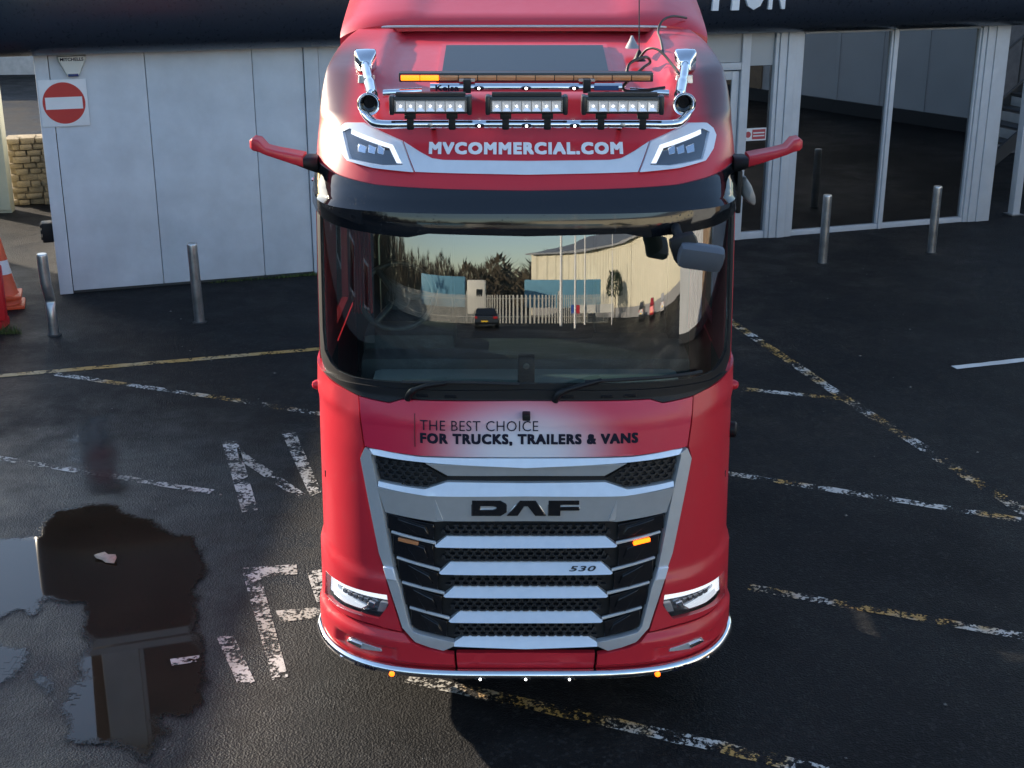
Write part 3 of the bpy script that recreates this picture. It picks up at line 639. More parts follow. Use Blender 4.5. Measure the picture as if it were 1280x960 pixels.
# ------------------------------------------------------------------ sun visor
def vis_y(z):
    if z > 3.085: return .41-.165*sstep(3.225-z, -.02, .16)
    d = 3.085-z; return .228-.22*d+.85*d*d
def vis_rel(t, z): return max(0, Yc(z)-vis_y(z))*(1-.85*sstep(t, .98, 1.45))
visor = plate('sun_visor', [sym([(0,3.178),(.39,3.183),(.84,3.193),(1.055,3.214),(1.15,3.232),(1.215,3.25),(A0+.10,3.265),(A0+.16,3.24),(A0+.16,3.06),(A0+.04,3.02),(1.165,3.0),(1.0,2.972),(.915,2.964),(.64,2.945),(.53,2.97),(0,2.958)])], visor_m, lorry, .004, .012, .028, vis_rel, 0)
for s in (-1, 1):
    for x, z in ((A0+.11,3.22),(A0+.13,3.1)): lathe('visor_bolt', [(.001,.012),(.011,.010),(.013,0)], chrome, lorry, 10, P(s*t_of(x), z, .02+vis_rel(2, z)), (s,0,0))
# ------------------------------------------------------------------ windscreen, cowl, wipers
v, f = [], []; nz, nx = 60, 140
for i in range(nz+1):
    z = 2.045+(3.03-2.045)*i/nz
    for j in range(nx+1): v.append(P((j/nx*2-1)*t_of(1.236), z, -.014))
for i in range(nz):
    for j in range(nx): a = i*(nx+1)+j; f.append((a, a+1, a+nx+2, a+nx+1))
pyd('windscreen', v, f, wscreen, lorry, 60)
cr = [(1.207,2.95),(1.207,2.30),(1.195,2.18),(1.150,2.13),(1.10,2.105),(1.0,2.10),(.70,2.112),(0,2.118)]
plate('screen_surround', [sym([(0,3.02),(1.2425,3.02),(1.2425,2.14),(1.19,2.06),(1.10,2.035),(.95,2.012),(0,2.04)]), sym([(0,2.985),(1.205,2.985)]+cr)], black_pl, lorry, -.008, .02, .05, None, 0)
plate('cowl', [sym([(0,2.085),(.9,2.075),(1.08,2.062),(1.15,2.07),(1.19,2.06),(1.10,2.036),(.955,2.008),(.775,1.998),(.70,2.024),(0,2.028)])], black_pl, lorry, .006, .03, .05, None, 0, .004)
for x in (-.62,-.46,.2,.42,.55): plate('cowl_vent', [[(x,2.04),(x+.07,2.04),(x+.07,2.055),(x,2.055)]], black_gl, lorry, .014, .01, .2, None, 1, .002)
for (bx, tx, tz, b0, b1) in ((-.665,-.45,2.135,-.70,-.04),(.16,.42,2.15,.33,1.0)):
    wp = tube('wiper', smooth_path([P(t_of(bx),2.03,.03),P(t_of(bx+.03),2.085,.05),P(t_of((bx+tx)/2),2.12,.05),P(t_of(tx),tz,.035)]), [.02]*8+[.014]*11, black_pl, lorry, 8)
    tube('blade', [P(t_of(b0+(b1-b0)*k/10), tz-.015+.01*math.sin(k/10*3), .012) for k in range(11)], .011, rubber, wp, 6)
sc = box('sensor_box', (-.048,.225,2.09), (.048,.30,2.265), black_pl, lorry, .012)
lathe('sensor_eye', [(.02,0),(.018,.012),(.001,.014)], chrome, sc, 14, (0,.225,2.215), (0,-1,0))
# ------------------------------------------------------------------ cabin interior
box('dashboard', (-.98,.62,1.80), (.98,1.05,2.13), cabin, lorry, .05)
box('dash_top', (-.9,.36,1.78), (.9,.70,2.06), cabin_l, lorry, .05)
box('instrument_binnacle', (-.98,.80,2.05), (-.42,1.12,2.22), cabin, lorry, .05)
box('cab_floor', (-1.2,.5,1.42), (1.2,2.39,1.46), cabin, lorry)
box('rear_wall_trim', (-1.19,2.30,1.47), (1.19,2.37,3.5), cabin, lorry)
box('head_liner', (-1.15,.75,3.08), (1.15,2.28,3.12), cabin_l, lorry)
st_w = lathe('steering_wheel', [(.001,.0),(.07,.0),(.08,.03),(.001,.04)], cabin, lorry, 20, (-.78,1.05,2.36), (0,-.75,.66))
q = Vector((0,0,1)).rotation_difference(Vector((0,-.75,.66)))
tube('rim', [Vector((-.78,1.05,2.38))+q @ Vector((.225*math.cos(a), .225*math.sin(a), .02)) for a in [2*math.pi*k/40 for k in range(41)]], .017, wheel_rim, st_w, 10, False)
for a in (0, 2.2, 4.1): tube('spoke', [Vector((-.78,1.05,2.38)), Vector((-.78,1.05,2.38))+q @ Vector((.22*math.cos(a), .22*math.sin(a), .02))], .02, wheel_rim, st_w, 8)
for x in (-.72, .72):
    stt = box('seat', (x-.26,1.3,1.75), (x+.26,1.85,1.92), cabin, lorry, .05); box('backrest', (x-.25,1.78,1.9), (x+.25,1.95,2.62), cabin, stt, .06); box('headrest', (x-.14,1.8,2.66), (x+.14,1.92,2.88), cabin, stt, .05)
def curtain_mesh(x0, x1, y, z0, z1):
    v, f = [], []
    for i in range(2):
        for k in range(33): v.append((x0+(x1-x0)*k/32, y+.022*math.sin(k*1.2), z1 if i else z0))
    for k in range(32): f.append((k, k+1, 34+k, 33+k))
    return pyd('curtain', v, f, curtain, lorry, 60, fix=False)
curtain_mesh(-1.05,-.93,.98,2.3,3.05); curtain_mesh(1.0,1.1,1.0,2.2,3.05)
# ------------------------------------------------------------------ front mirror, camera arms, side details
fm = bmesh.new(); add_box(fm, (.925,.05,2.885), (.25,.10,.14), Matrix.Rotation(R(8), 3, 'Y') @ Matrix.Rotation(R(20), 3, 'X'), .045); fmo = bmo('front_mirror', fm, mat('mirror_housing', (.09,.10,.12), .38, bump=.1), lorry, 50)
tube('arm', smooth_path([(.82,.34,2.99),(.81,.22,2.985),(.83,.14,2.95),(.88,.10,2.91)]), [.028]*10+[.03]*9, black_pl, fmo, 10)
fb = bmesh.new(); add_box(fb, (.845,.10,2.92), (.15,.10,.16), Matrix.Rotation(R(-20), 3, 'Y'), .04); bmo('mirror_back', fb, black_pl, fmo, 50)
def loft(name, secs, m, parent, n=16, pw=3.5):
    """secs: centre, half-width vector, half-height vector -> superellipse rings"""
    v, f = [], []
    for c, a, b in secs:
        for k in range(n):
            t = 2*math.pi*k/n; ca, sa = math.cos(t), math.sin(t)
            v.append(Vector(c)+Vector(a)*math.copysign(abs(ca)**(2/pw), ca)+Vector(b)*math.copysign(abs(sa)**(2/pw), sa))
    for i in range(len(secs)-1):
        for k in range(n): f.append((i*n+k, i*n+(k+1) % n, (i+1)*n+(k+1) % n, (i+1)*n+k))
    f.append(tuple(range(n))); f.append(tuple((len(secs)-1)*n+k for k in range(n)))
    return pyd(name, v, f, m, parent, 50)
for s in (-1, 1):
    ca = loft('camera_arm', [((s*1.28,.86,3.262),(0,.085,0),(0,0,.034)),((s*1.33,.83,3.28),(0,.085,0),(0,0,.032)),((s*1.42,.80,3.31),(0,.078,0),(0,0,.025)),((s*1.48,.79,3.33),(0,.075,0),(0,0,.023)),((s*1.515,.78,3.362),(0,.08,0),(0,0,.036)),((s*1.55,.78,3.37),(0,.075,0),(0,0,.036)),((s*1.57,.785,3.368),(0,.05,0),(0,0,.022))], red, lorry, 24, 7)
    loft('arm_root', [((s*1.205,.92,3.225),(0,.085,0),(0,0,.05)),((s*1.26,.88,3.244),(0,.088,0),(0,0,.040)),((s*1.32,.85,3.255),(0,.08,0),(0,0,.018))], black_pl, ca)
loft('side_mirror', [((1.25,.95,3.14),(0,.04,0),(.0,0,.02)),((1.275,.9,3.10),(0,.06,0),(.01,0,.055)),((1.305,.88,3.06),(0,.06,0),(.01,0,.05)),((1.335,.88,3.02),(0,.04,0),(.006,0,.028)),((1.345,.88,3.0),(0,.015,0),(.003,0,.01))], mat('mirror_grey', (.22,.22,.22), .35), lorry)
box('mirror_bracket', (1.225,.82,2.95), (1.255,.98,3.2), black_pl, lorry, .01)
for s in (-1, 1): lathe('side_repeater', [(.03,0),(.03,.02),(.02,.04),(.001,.046)], red, lorry, 14, P(s*t_of(1.243), 1.93, 0), (s,-.2,0))
lathe('side_cap', [(.05,0),(.05,.03),(.04,.04),(.001,.042)], black_pl, lorry, 16, P(t_of(1.243), 1.66, 0), (1,-.2,0))
for s in (-1, 1): box('step_trim', (s*1.24-.012,.62,.36), (s*1.24+.012,1.0,.62), mat('tread_plate', (.5,.5,.5), .3, .9, var=.5, scale=60), lorry)
# ------------------------------------------------------------------ low bar at the bumper
path = [P(t, .397 - .012*sstep(abs(t), .8, 1.3), .055-.02*sstep(abs(t), .9, 1.4)) for t in np.linspace(-TE-.25, TE+.25, 81)]
low = tube('low_bar', path, .030, chrome, lorry, 16)
for x in (-.265, 0, .255): loft('bar_lamp', [(P(t_of(x),.383,.078),(.036,0,0),(0,0,.013)),(P(t_of(x),.383,.090),(.028,0,0),(0,0,.009))], black_gl, low, 16, 2); lathe('bulb', [(.007,0),(.006,.004),(.001,.006)], led_white, low, 10, P(t_of(x),.383,.091), (0,-1,0))
for x in (-.765, .755): lathe('amber_lamp', [(.016,0),(.016,.012),(.010,.02),(.001,.022)], led_amber, low, 14, P(t_of(x),.383,.080), (0,-1,0))
for x in (-1.04, 1.03):
    p = P(t_of(x), .385, .066); loft('bar_lamp', [(p,(.04,.02*np.sign(x),0),(0,0,.014)),(p+Vector((0,-.014,0)),(.03,.015*np.sign(x),0),(0,0,.009))], chrome, low, 14, 2)
vv, ff = text2d('LoBar', .03, .15); pyd('lettering', [P(t_of(.84+.13*a), .378+.030*b, .0863) for a, b in vv], ff, MATS['print_dark'], low, 0, False)
vv, ff = text2d('LoBar', .03, .15); pyd('lettering', [P(t_of(-.97+.13*a), .378+.030*b, .0863) for a, b in vv], ff, MATS['print_dark'], low, 0, False)
# ------------------------------------------------------------------ roof light bars and horns
pz, py_ = 3.508, .56
pipe = tube('lamp_rail', smooth_path([(-.93,.80,3.60),(-.905,.66,3.565),(-.86,.585,3.525),(-.80,py_,pz),(-.6,py_,pz),(-.3,py_,pz),(0,py_,pz),(.3,py_,pz),(.6,py_,pz),(.80,py_,pz),(.86,.585,3.525),(.905,.66,3.565),(.93,.80,3.60)], 5), .024, chrome, lorry, 16)
for x in (-.26, 0, .265): loft('rail_lamp', [((x,py_-.020,pz-.004),(.034,0,0),(0,0,.013)),((x,py_-.034,pz-.004),(.026,0,0),(0,0,.009))], black_gl, pipe, 16, 2); lathe('bulb', [(.007,0),(.006,.004),(.001,.006)], led_white, pipe, 10, (x,py_-.035,pz-.004), (0,-1,0))
for x in (-.53, .53): lathe('rail_bolt', [(.014,0),(.014,.01),(.009,.012),(.001,.012)], steel, pipe, 14, (x,py_-.022,pz), (0,-1,0))
for s in (-.52, .52): tube('rail_bracket', [(s,py_,pz),(s*1.0,.70,3.46)], .015, black_pl, pipe, 8)
housing = mat('led_bar_housing', (.012,.014,.017), .35); cellm = mat('led_cell', (.62,.66,.72), .12, .7, emit=(.85,.92,1), es=.10)
for cx in (-.525, 0, .525):
    lb = box('led_light_bar', (cx-.208,.50,3.572), (cx+.208,.58,3.668), housing, lorry, .014)
    for s in (-1, 1): box('end_cap', (cx+s*.212-.014,.492,3.566), (cx+s*.212+.014,.585,3.672), housing, lb, .012)
    for k in range(5): box('cooling_fin', (cx-.19,.51+.014*k,3.668), (cx+.19,.515+.014*k,3.684), housing, lb)
    box('bezel', (cx-.197,.494,3.584), (cx+.197,.4995,3.648), dark_refl, lb)
    for k in range(7):
        x = cx-.162+.054*k
        v = [(x-.025,.486,3.589),(x+.025,.486,3.589),(x+.025,.486,3.643),(x-.025,.486,3.643)]; v += [(x+(p[0]-x)*.35,.4935,3.616+(p[2]-3.616)*.3) for p in v]
        pyd('lens_cell', v, [(0,1,5,4),(1,2,6,5),(2,3,7,6),(3,0,4,7),(4,5,6,7)], cellm, lb, 0)
        lathe('led', [(.0045,0),(.004,.003),(.001,.004)], led_white, lb, 8, (x,.4925,3.616), (0,-1,0))
    for s in (-1, 1):
        bk = bmesh.new(); add_box(bk, (cx+s*.115,.545,3.556), (.062,.03,.03), None, .004); add_box(bk, (cx+s*.115,.548,3.537), (.036,.034,.05)); add_box(bk, (cx+s*.115,py_,pz), (.042,.056,.056), None, .012); bmo('bracket', bk, black_pl, lb)
uz, uy = 3.672, .86
up = tube('upper_rail', [(-.545,uy,uz),(-.25,uy,uz),(0,uy,uz),(.25,uy,uz),(.545,uy,uz)], .024, chrome, lorry, 16)
for x in (-.268, 0, .272): loft('rail_lamp', [((x,uy-.020,uz-.002),(.034,0,0),(0,0,.013)),((x,uy-.034,uz-.002),(.026,0,0),(0,0,.009))], black_gl, up, 16, 2); lathe('bulb', [(.007,0),(.006,.004),(.001,.006)], led_white, up, 10, (x,uy-.035,uz-.002), (0,-1,0))
for x in (-.335, .345): box('clamp', (x-.022,uy-.03,uz-.03), (x+.022,uy+.08,uz+.045), black_pl, up, .004); box('clamp_foot', (x-.045,uy-.02,uz+.034), (x+.045,uy+.06,uz+.044), steel, up)
for x in (-.45, .46): tube('post', [(x,uy,uz),(x,uy+.1,uz-.12)], .014, chrome, up, 8)
for x0, x1, m in ((-.535,-.40,'Kelsa'),): 
    vv, ff = text2d(m, .03); pyd('lettering', [(x0+.02+(x1-x0)*a, uy-.0255+.00*b, uz-.018+.034*b) for a, b in vv], ff, MATS['print_dark'], up, 0, False)
box('blue_label', (.385,uy-.0262,uz-.014), (.525,uy-.022,uz+.012), mat('label_blue', (.02,.06,.16), .4), up)
ab = box('beacon_bar', (-.73,.93,3.693), (.73,1.03,3.745), housing, lorry, .008)
for k in range(13):
    x0 = -.715+.11*k; x1 = x0+.106
    box('beacon_lens', (x0,.914,3.703), (x1,.9285,3.732), led_amber if k < 2 else amber_lens, ab, .003)
for s in (-1, 1):
    hx = s*.872
    hn = lathe('air_horn', [(.001,-.09),(.028,-.09),(.036,-.05),(.047,-.015),(.054,.0),(.062,.004),(.064,-.002),(.056,-.02),(.044,-.06),(.034,-.10),(.028,-.16),(.026,-.30)], chrome, lorry, 28, (hx,.60,3.612), (s*-.03,-1,-.05))
    lathe('throat', [(.033,0),(.033,.002),(.001,.002)], black_gl, hn, 20, (hx,.665,3.6155), (s*-.03,-1,-.05))
    tube('horn_tube', smooth_path([(hx+s*.008,.88,3.628),(s*.90,1.0,3.66),(s*.93,1.15,3.71),(s*.955,1.30,3.755)]), [.034]*9+[.028]*10, chrome, hn, 14)
    loft('horn_cap', [((s*.95,1.27,3.745),(.034,0,0),(0,0,.034)),((s*.958,1.33,3.77),(.066,0,0),(0,0,.06)),((s*.96,1.36,3.778),(.066,0,0),(0,0,.06)),((s*.96,1.40,3.784),(.05,0,0),(0,0,.05))], chrome, hn, 16, 8)
    loft('mount', [((s*.94,1.2,3.70),(.05,0,0),(0,.03,0)),((s*.94,1.2,3.60),(.06,0,0),(0,.04,0))], steel, hn, 12)
    loft('rail_end', [((s*.60,.98,3.635),(0,.03,0),(0,0,.022)),((s*.82,.93,3.628),(0,.03,0),(0,0,.022))], chrome, lorry, 12, 4)
# cables and aerial
cab = mat('cable_black', (.012,.012,.012), .5)
tube('cable', smooth_path([(.58,.98,3.69),(.60,1.05,3.78),(.70,1.15,3.81),(.74,1.25,3.77),(.68,1.1,3.75),(.56,.97,3.66),(.62,.9,3.645),(.80,.95,3.66)]), .009, cab, lorry, 6)
tube('cable', smooth_path([(.70,1.5,3.77),(.74,1.42,3.83),(.80,1.35,3.83),(.86,1.25,3.77),(.91,1.1,3.70)]), .008, cab, lorry, 6)
tube('cable', smooth_path([(.86,1.6,3.75),(.87,1.9,3.83),(.88,2.2,3.87),(.92,2.3,3.93),(1.0,2.38,3.95),(1.1,2.5,3.93)]), .008, cab, lorry, 6)
ae = lathe('aerial', [(.045,0),(.03,.02),(.012,.06),(.001,.07)], black_pl, lorry, 12, (.70,1.55,3.745)); tube('whip', [(.70,1.55,3.79),(.70,1.66,4.14)], .004, cab, ae, 6)
loft('fin_aerial', [((.68,1.80,3.80),(.045,0,0),(0,.06,0)),((.68,1.83,3.84),(.02,0,0),(0,.04,0)),((.68,1.85,3.87),(.006,0,0),(0,.015,0))], mat('aerial_grey', (.25,.25,.26), .5), lorry, 12)
# ------------------------------------------------------------------ chassis and wheels
for s in (-1, 1): box('chassis_rail', (s*.42-.04,.5,.75), (s*.42+.04,6.2,1.0), black_pl, lorry)
box('engine', (-.45,.8,.5), (.45,2.3,1.4), black_pl, lorry, .05)
for s in (-1, 1): box('fuel_tank', (s*.92-.3,2.6,.35), (s*.92+.3,4.0,.98), steel, lorry, .12)
box('fifth_wheel', (-.45,4.4,1.05), (.45,5.3,1.15), black_pl, lorry, .05)
def wheel(x, y, wd):
    w = lathe('wheel', [(.22,-wd/2),(.40,-wd/2),(.49,-wd/2+.03),(.51,-wd/2+.07),(.51,wd/2-.07),(.49,wd/2-.03),(.40,wd/2),(.22,wd/2)], rubber, lorry, 32, (x,y,.51), (1,0,0))
    s = 1 if x > 0 else -1
    lathe('rim', [(.30,0),(.29,.02),(.2,-.02),(.14,.03),(.05,.06),(.001,.06)], steel, w, 24, (x+s*wd/2*.9,y,.51), (s,0,0))
for s in (-1, 1): wheel(s*1.03,1.45,.32); wheel(s*.95,5.1,.56)
# ------------------------------------------------------------------ signs, bollards, cone, barrier, litter
def on_wall(u, y, z): return Matrix.Rotation(BA, 4, 'Z') @ Vector((u, y, z)) + Vector((-5.8, 9.62, 0))
ns = empty('no_entry_sign', on_wall(.295, -.012, 2.385), BA); tag(ns, 'square white no entry sign with red disc and white bar on wall', 'sign')
box('plate', (-.277,-.012,-.28), (.277,-.004,.28), mat('sign_white', (.72,.73,.74), .4, var=.05), ns, .002)
lathe('disc', [(.248,0),(.248,.003),(.001,.003)], mat('sign_red', (.48,.03,.025), .45), ns, 48, (0,-.012,0), (0,-1,0))
box('bar', (-.215,-.0195,-.072), (.215,-.016,.072), MATS['sign_white'], ns)
al = empty('alarm_box', on_wall(.435, -.01, 2.69), BA); tag(al, 'tapered white alarm box lettered MITCHELLS above the no entry sign', 'alarm box')
v = [(-.17,0,.25),(.17,0,.25),(.17,0,.20),(.065,0,0),(-.065,0,0),(-.17,0,.20)]; v += [(x*.86,-.07,.012+z*.94) for x, _, z in v]
pyd('casing', v, [(0,1,2,3,4,5),(6,7,8,9,10,11)]+[(i,(i+1)%6,6+(i+1)%6,6+i) for i in range(6)], mat('alarm_cream', (.62,.62,.57), .45), al, 20)
box('blue_lens', (-.06,-.078,.012), (.06,-.03,.045), mat('alarm_blue', (.01,.04,.14), .2), al, .006)
vv, ff = text2d('MITCHELLS', .03); pyd('lettering', [(-.135+.27*a, -.0725, .195+.04*b) for a, b in vv], ff, MATS['print_dark'], al, 0, False)
st = empty('window_sticker', on_wall(9.725, .036, 1.53), BA); tag(st, 'small red and white warning sticker on glass beside the door', 'sticker')
box('backing', (-.18,-.003,-.09), (.18,0,.09), MATS['sign_white'], st)
box('red_panel', (-.045,-.0065,-.07), (.165,-.0035,.07), mat('sticker_red', (.42,.06,.07), .5), st)
box('text_row', (-.03,-.0085,.012), (.15,-.007,.03), MATS['sign_white'], st); box('text_row', (-.03,-.0085,-.03), (.15,-.007,-.014), MATS['sign_white'], st)
lathe('symbol', [(.045,0),(.045,.002),(.03,.002)], MATS['sticker_red'], st, 20, (-.11,-.003,0), (0,-1,0))
galv = mat('galvanised_steel', (.50,.50,.50), .33, .9, var=.35, scale=5, bump=.08, bscale=30)
def bollard(x, y, label, lean=(0,0), dent=False):
    b = empty('bollard', (x, y, 0)); tag(b, label, 'bollard', 'steel bollards in front of the building')
    prof = [(.001,.955),(.052,.955),(.060,.945),(.060,.5),(.060,.44),(.060,.40),(.060,.0)]
    n = 24; v, f = [], []
    zs = [0,.05,.2,.34,.38,.40,.42,.46,.6,.8,.93,.945,.955]
    for z in zs:
        r = .060 if z < .94 else (.058 if z < .95 else .052)
        for k in range(n):
            a = 2*math.pi*k/n; rx, ry = r*math.cos(a), r*math.sin(a)
            dx = 0
            if dent:
                q = math.exp(-((z-.40)/.05)**2); ry += .05*q*max(0, -math.sin(a)); dx = -.035*sstep(z, .36, .7)
            v.append((rx+lean[0]*z+dx, ry+lean[1]*z, z))
    for i in range(len(zs)-1):
        for k in range(n): f.append((i*n+k, i*n+(k+1) % n, (i+1)*n+(k+1) % n, (i+1)*n+k))
    f.append(tuple((len(zs)-1)*n+k for k in range(n))); pyd('tube', v, f, galv, b, 40)
    lathe('base_collar', [(.085,0),(.08,.008),(.062,.012),(.061,.012)], mat('dark_collar', (.03,.03,.028), .8), b, 20, (0,0,.002))  # dark ring round the foot of the tube
bollard(-5.33,7.90,'dented steel bollard at the left corner of grey wall',(.0,.0),True)
bollard(-3.77,8.40,'leaning steel bollard before the middle of the grey wall',(-.02,.0))
bollard(4.19,11.2,'steel bollard before the left pane of shop window')
bollard(5.86,11.8,'steel bollard before the right pane of shop window')
cone_o = mat('cone_orange', (.62,.09,.03), .5, var=.15); cone_w = mat('cone_white', (.65,.66,.66), .45, var=.1)
def cone(x, y, z, label, sc=1):
    c = empty('traffic_cone', (x, y, z)); tag(c, label, 'traffic cone', 'stacked traffic cones by the barrier')
    bm = bmesh.new(); add_box(bm, (0,0,.025), (.40,.40,.05), Matrix.Rotation(.3, 3, 'Z'), .018); bmo('base', bm, cone_o, c)
    pr = lambda z: .155-.125*(z-.05)/.70
    lathe('lower_body', [(pr(.05)+.015,.045),(pr(.08),.08),(pr(.30),.30)], cone_o, c); lathe('white_band', [(pr(.302),.302),(pr(.47),.47)], cone_w, c); lathe('upper_body', [(pr(.472),.472),(pr(.75),.75),(.02,.755),(.001,.755)], cone_o, c)
    return c
cone(-6.27,9.08,0,'lower traffic cone of the stack left of grey wall'); cone(-6.29,9.07,.12,'upper traffic cone of the stack left of grey wall')
br = empty('road_barrier', (-6.42, 8.12, 0)); tag(br, 'red plastic road barrier at the left edge, before traffic cones', 'barrier')
bred = mat('barrier_red', (.55,.015,.02), .4, var=.12); 
bm = bmesh.new(); add_box(bm, (0,0,.44), (.98,.10,.66), None, .03); bmo('panel', bm, bred, br)
for x in (-.38,.38): bm = bmesh.new(); add_box(bm, (x,0,.055), (.12,.44,.11), None, .03); bmo('foot', bm, bred, br)
for x in (-.25,0,.25): box('moulded_slot', (x-.07,-.056,.25), (x+.07,-.05,.62), mat('barrier_red_shade', (.40,.012,.016), .45), br, .002)  # slots are flat pads, recess shade put into a darker red
def litter():
    v, f = [], []; out = [(0,.02),(.05,.05),(.10,.035),(.15,.06),(.20,.02),(.22,-.03),(.15,-.045),(.10,-.03),(.05,-.04),(.01,-.02)]
    for x, y in out: v.append((x-.11, y, .010+random.uniform(0,.03)))
    v.append((0,0,.035)); n = len(out)
    for i in range(n): f.append((i,(i+1)%n,n))
    o = pyd('litter', v, f, mat('old_paper', (.42,.33,.26), .8, var=.3, scale=30), None, 60); o.location = (-3.13,2.2,.004); o.rotation_euler = (0,0,-.5)
    md = o.modifiers.new('s','SOLIDIFY'); md.thickness = .003
    return tag(o, 'scrap of pale crumpled paper lying in the brown puddle', 'litter')
litter()
def weeds(name, pts, n, h, label):
    v, f = [], []
    for _ in range(n):
        a, b = random.choice(pts); t = random.random(); x, y = a[0]+(b[0]-a[0])*t+random.gauss(0,.03), a[1]+(b[1]-a[1])*t+random.gauss(0,.02); an = random.uniform(0,6.28); l = h*random.uniform(.3,1.1); k = len(v)
        v += [(x-.006*math.sin(an),y+.006*math.cos(an),0),(x+.006*math.sin(an),y-.006*math.cos(an),0),(x+l*.5*math.cos(an),y+l*.5*math.sin(an),l)]; f.append((k,k+1,k+2))
    o = pyd(name, v, f, mat('weed_green', (.07,.10,.02), .7, var=.4, scale=20), None, 0, False); o['kind'] = 'stuff'; o['label'] = label
w0, w1, w2 = on_wall(1.9,-.05,0), on_wall(2.7,-.05,0), on_wall(3.3,-.06,0)
weeds('weeds', [(w0,w1),(w1,w2),(w1,w2)], 420, .05, 'short weeds along the foot of grey wall')
weeds('weeds', [((-6.1,7.95),(-5.75,7.95))], 160, .12, 'yellow green weeds at the foot of red barrier')
def grit(n=170):
    v, f = [], []
    for _ in range(n):
        x, y = random.uniform(-6, 7), random.uniform(-1, 11); r = random.choice((.006,.008,.010,.016)); a = random.uniform(0, 6.28); k = len(v)
        for q in range(4): v.append((x+r*random.uniform(.6,1.3)*math.cos(a+q*1.57), y+r*random.uniform(.6,1.3)*math.sin(a+q*1.57), .002))
        v.append((x, y, .002+r*.7)); f += [(k+q, k+(q+1) % 4, k+4) for q in range(4)]
    o = pyd('grit', v, f, mat('pale_grit', (.18,.17,.155), .85, var=.4, scale=3), None, 0, False); o['kind'] = 'stuff'; o['label'] = 'pale loose grit and leaf scraps strewn over the tarmac'
grit()
# ------------------------------------------------------------------ left alley
ub = empty('utility_box', on_wall(-.07, .9, .62), BA); tag(ub, 'small black box on the side of the grey corner', 'box'); box('casing', (-.08,-.1,-.13), (.06,.1,.13), black_pl, ub, .02); 
for k in range(3): box('rib', (-.095,-.09,-.09+.08*k), (-.08,.09,-.05+.08*k), rubber, ub)
cream = mat('cream_cladding', (.50,.50,.38), .55, var=.12, scale=2)
lu = empty('gate_pier', (-8.08, 14.4, 0), R(8)); tag(lu, 'tall cream ribbed metal pier at the far left edge', 'pier')
for k in range(2): box('cladding_sheet', (-.235-.25*(k), -.0-.015*(k%2), .06), (-.25*k, .06, 4.2), cream, lu, .006)
box('frame', (-.48,.065,0), (0,.30,4.2), cream, lu)
sw = empty('stone_wall', (-8.25, 15.0, 0), R(12)); tag(sw, 'low rough stone wall in the alley left of building', 'wall')
stone = mat('stone_warm', (.24,.19,.12), .9, var=.5, scale=9, bump=.8, bscale=30)
bx = bmesh.new(); add_box(bx, (0,0,0), (1,1,1), None, .06); sm = bpy.data.meshes.new('stone'); bm2 = bx; bmesh.ops.recalc_face_normals(bm2, faces=bm2.faces); bm2.to_mesh(sm); bm2.free()
link('mortar_core', sm.copy(), stone, sw).matrix_local = Matrix.Translation((.55,.25,.55)) @ Matrix.Diagonal((1.1,.36,1.08,1))
for r_ in range(11):
    x = -.02+(.1 if r_ % 2 else 0)
    while x < 1.15:
        wd = random.uniform(.10,.30); o = link('stone', sm, stone, sw); o.matrix_local = Matrix.Translation((x+wd/2,.2+random.uniform(-.03,.03),.05+.10*r_)) @ Matrix.Rotation(random.uniform(-.05,.05),4,'Y') @ Matrix.Diagonal((wd*random.uniform(.85,1.02),random.uniform(.36,.46),random.uniform(.075,.11),1)); x += wd
fence_m = mat('galvanised_fence', (.42,.43,.43), .5, .5)
pf = empty('yard_wall', (-17.5, 33, 0), R(5)); tag(pf, 'pale rendered wall at the end of left alley', 'wall')
box('render', (-4,0,0), (9,.2,2.6), mat('pale_render', (.45,.45,.44), .8, var=.2), pf); box('coping', (-4.05,-.04,2.605), (9.05,.24,2.7), stone, pf, .01)
# ------------------------------------------------------------------ right: outside staircase and post
sx = empty('staircase', on_wall(14.35, 1.6, 0), BA); tag(sx, 'dark steel outside staircase with pale risers right of window', 'staircase')
dk = mat('dark_steel', (.05,.052,.055), .5, .3); pale = mat('pale_board', (.45,.46,.47), .6, var=.15)
for k in range(12):
    z = .22*(k+1); x = .30*k
    box('tread', (x,0,z-.04), (x+.34,1.1,z), dk, sx, .004); box('riser', (x+.30,.03,z+.01), (x+.315,1.07,z+.165), pale, sx)
for y in (-.04, 1.12):
    bm = bmesh.new(); add_box(bm, (1.75,y,1.38), (4.4,.05,.22), Matrix.Rotation(-math.atan2(.22,.30),3,'Y')); bmo('stringer', bm, dk, sx)
    for k in range(0,12,2): tube('baluster', [(.15+.3*k,y,.22*(k+1)),(.15+.3*k,y,.22*(k+1)+.95)], .018, dk, sx, 8)
    tube('handrail', [(.1,y,1.15),(3.55,y,3.68)], .024, dk, sx, 8)
po = empty('steel_post', on_wall(14.42, .1, 0), BA); tag(po, 'pale square post under fascia at the right edge', 'post')
box('shaft', (0,0,.02), (.13,.13,2.98), frame_m, po, .006); box('base_plate', (-.05,-.05,0), (.18,.18,.02), steel, po, .003)
bk = empty('backing_wall', on_wall(13.9, 5.0, 0), BA); tag(bk, 'backing wall behind the outside staircase, shade put in its dark colour', 'building')
box('wall', (0,0,0), (9,4,6), mat('shaded_render', (.10,.10,.11), .8, var=.3), bk)  # dark colour carries the shade lying on this wall
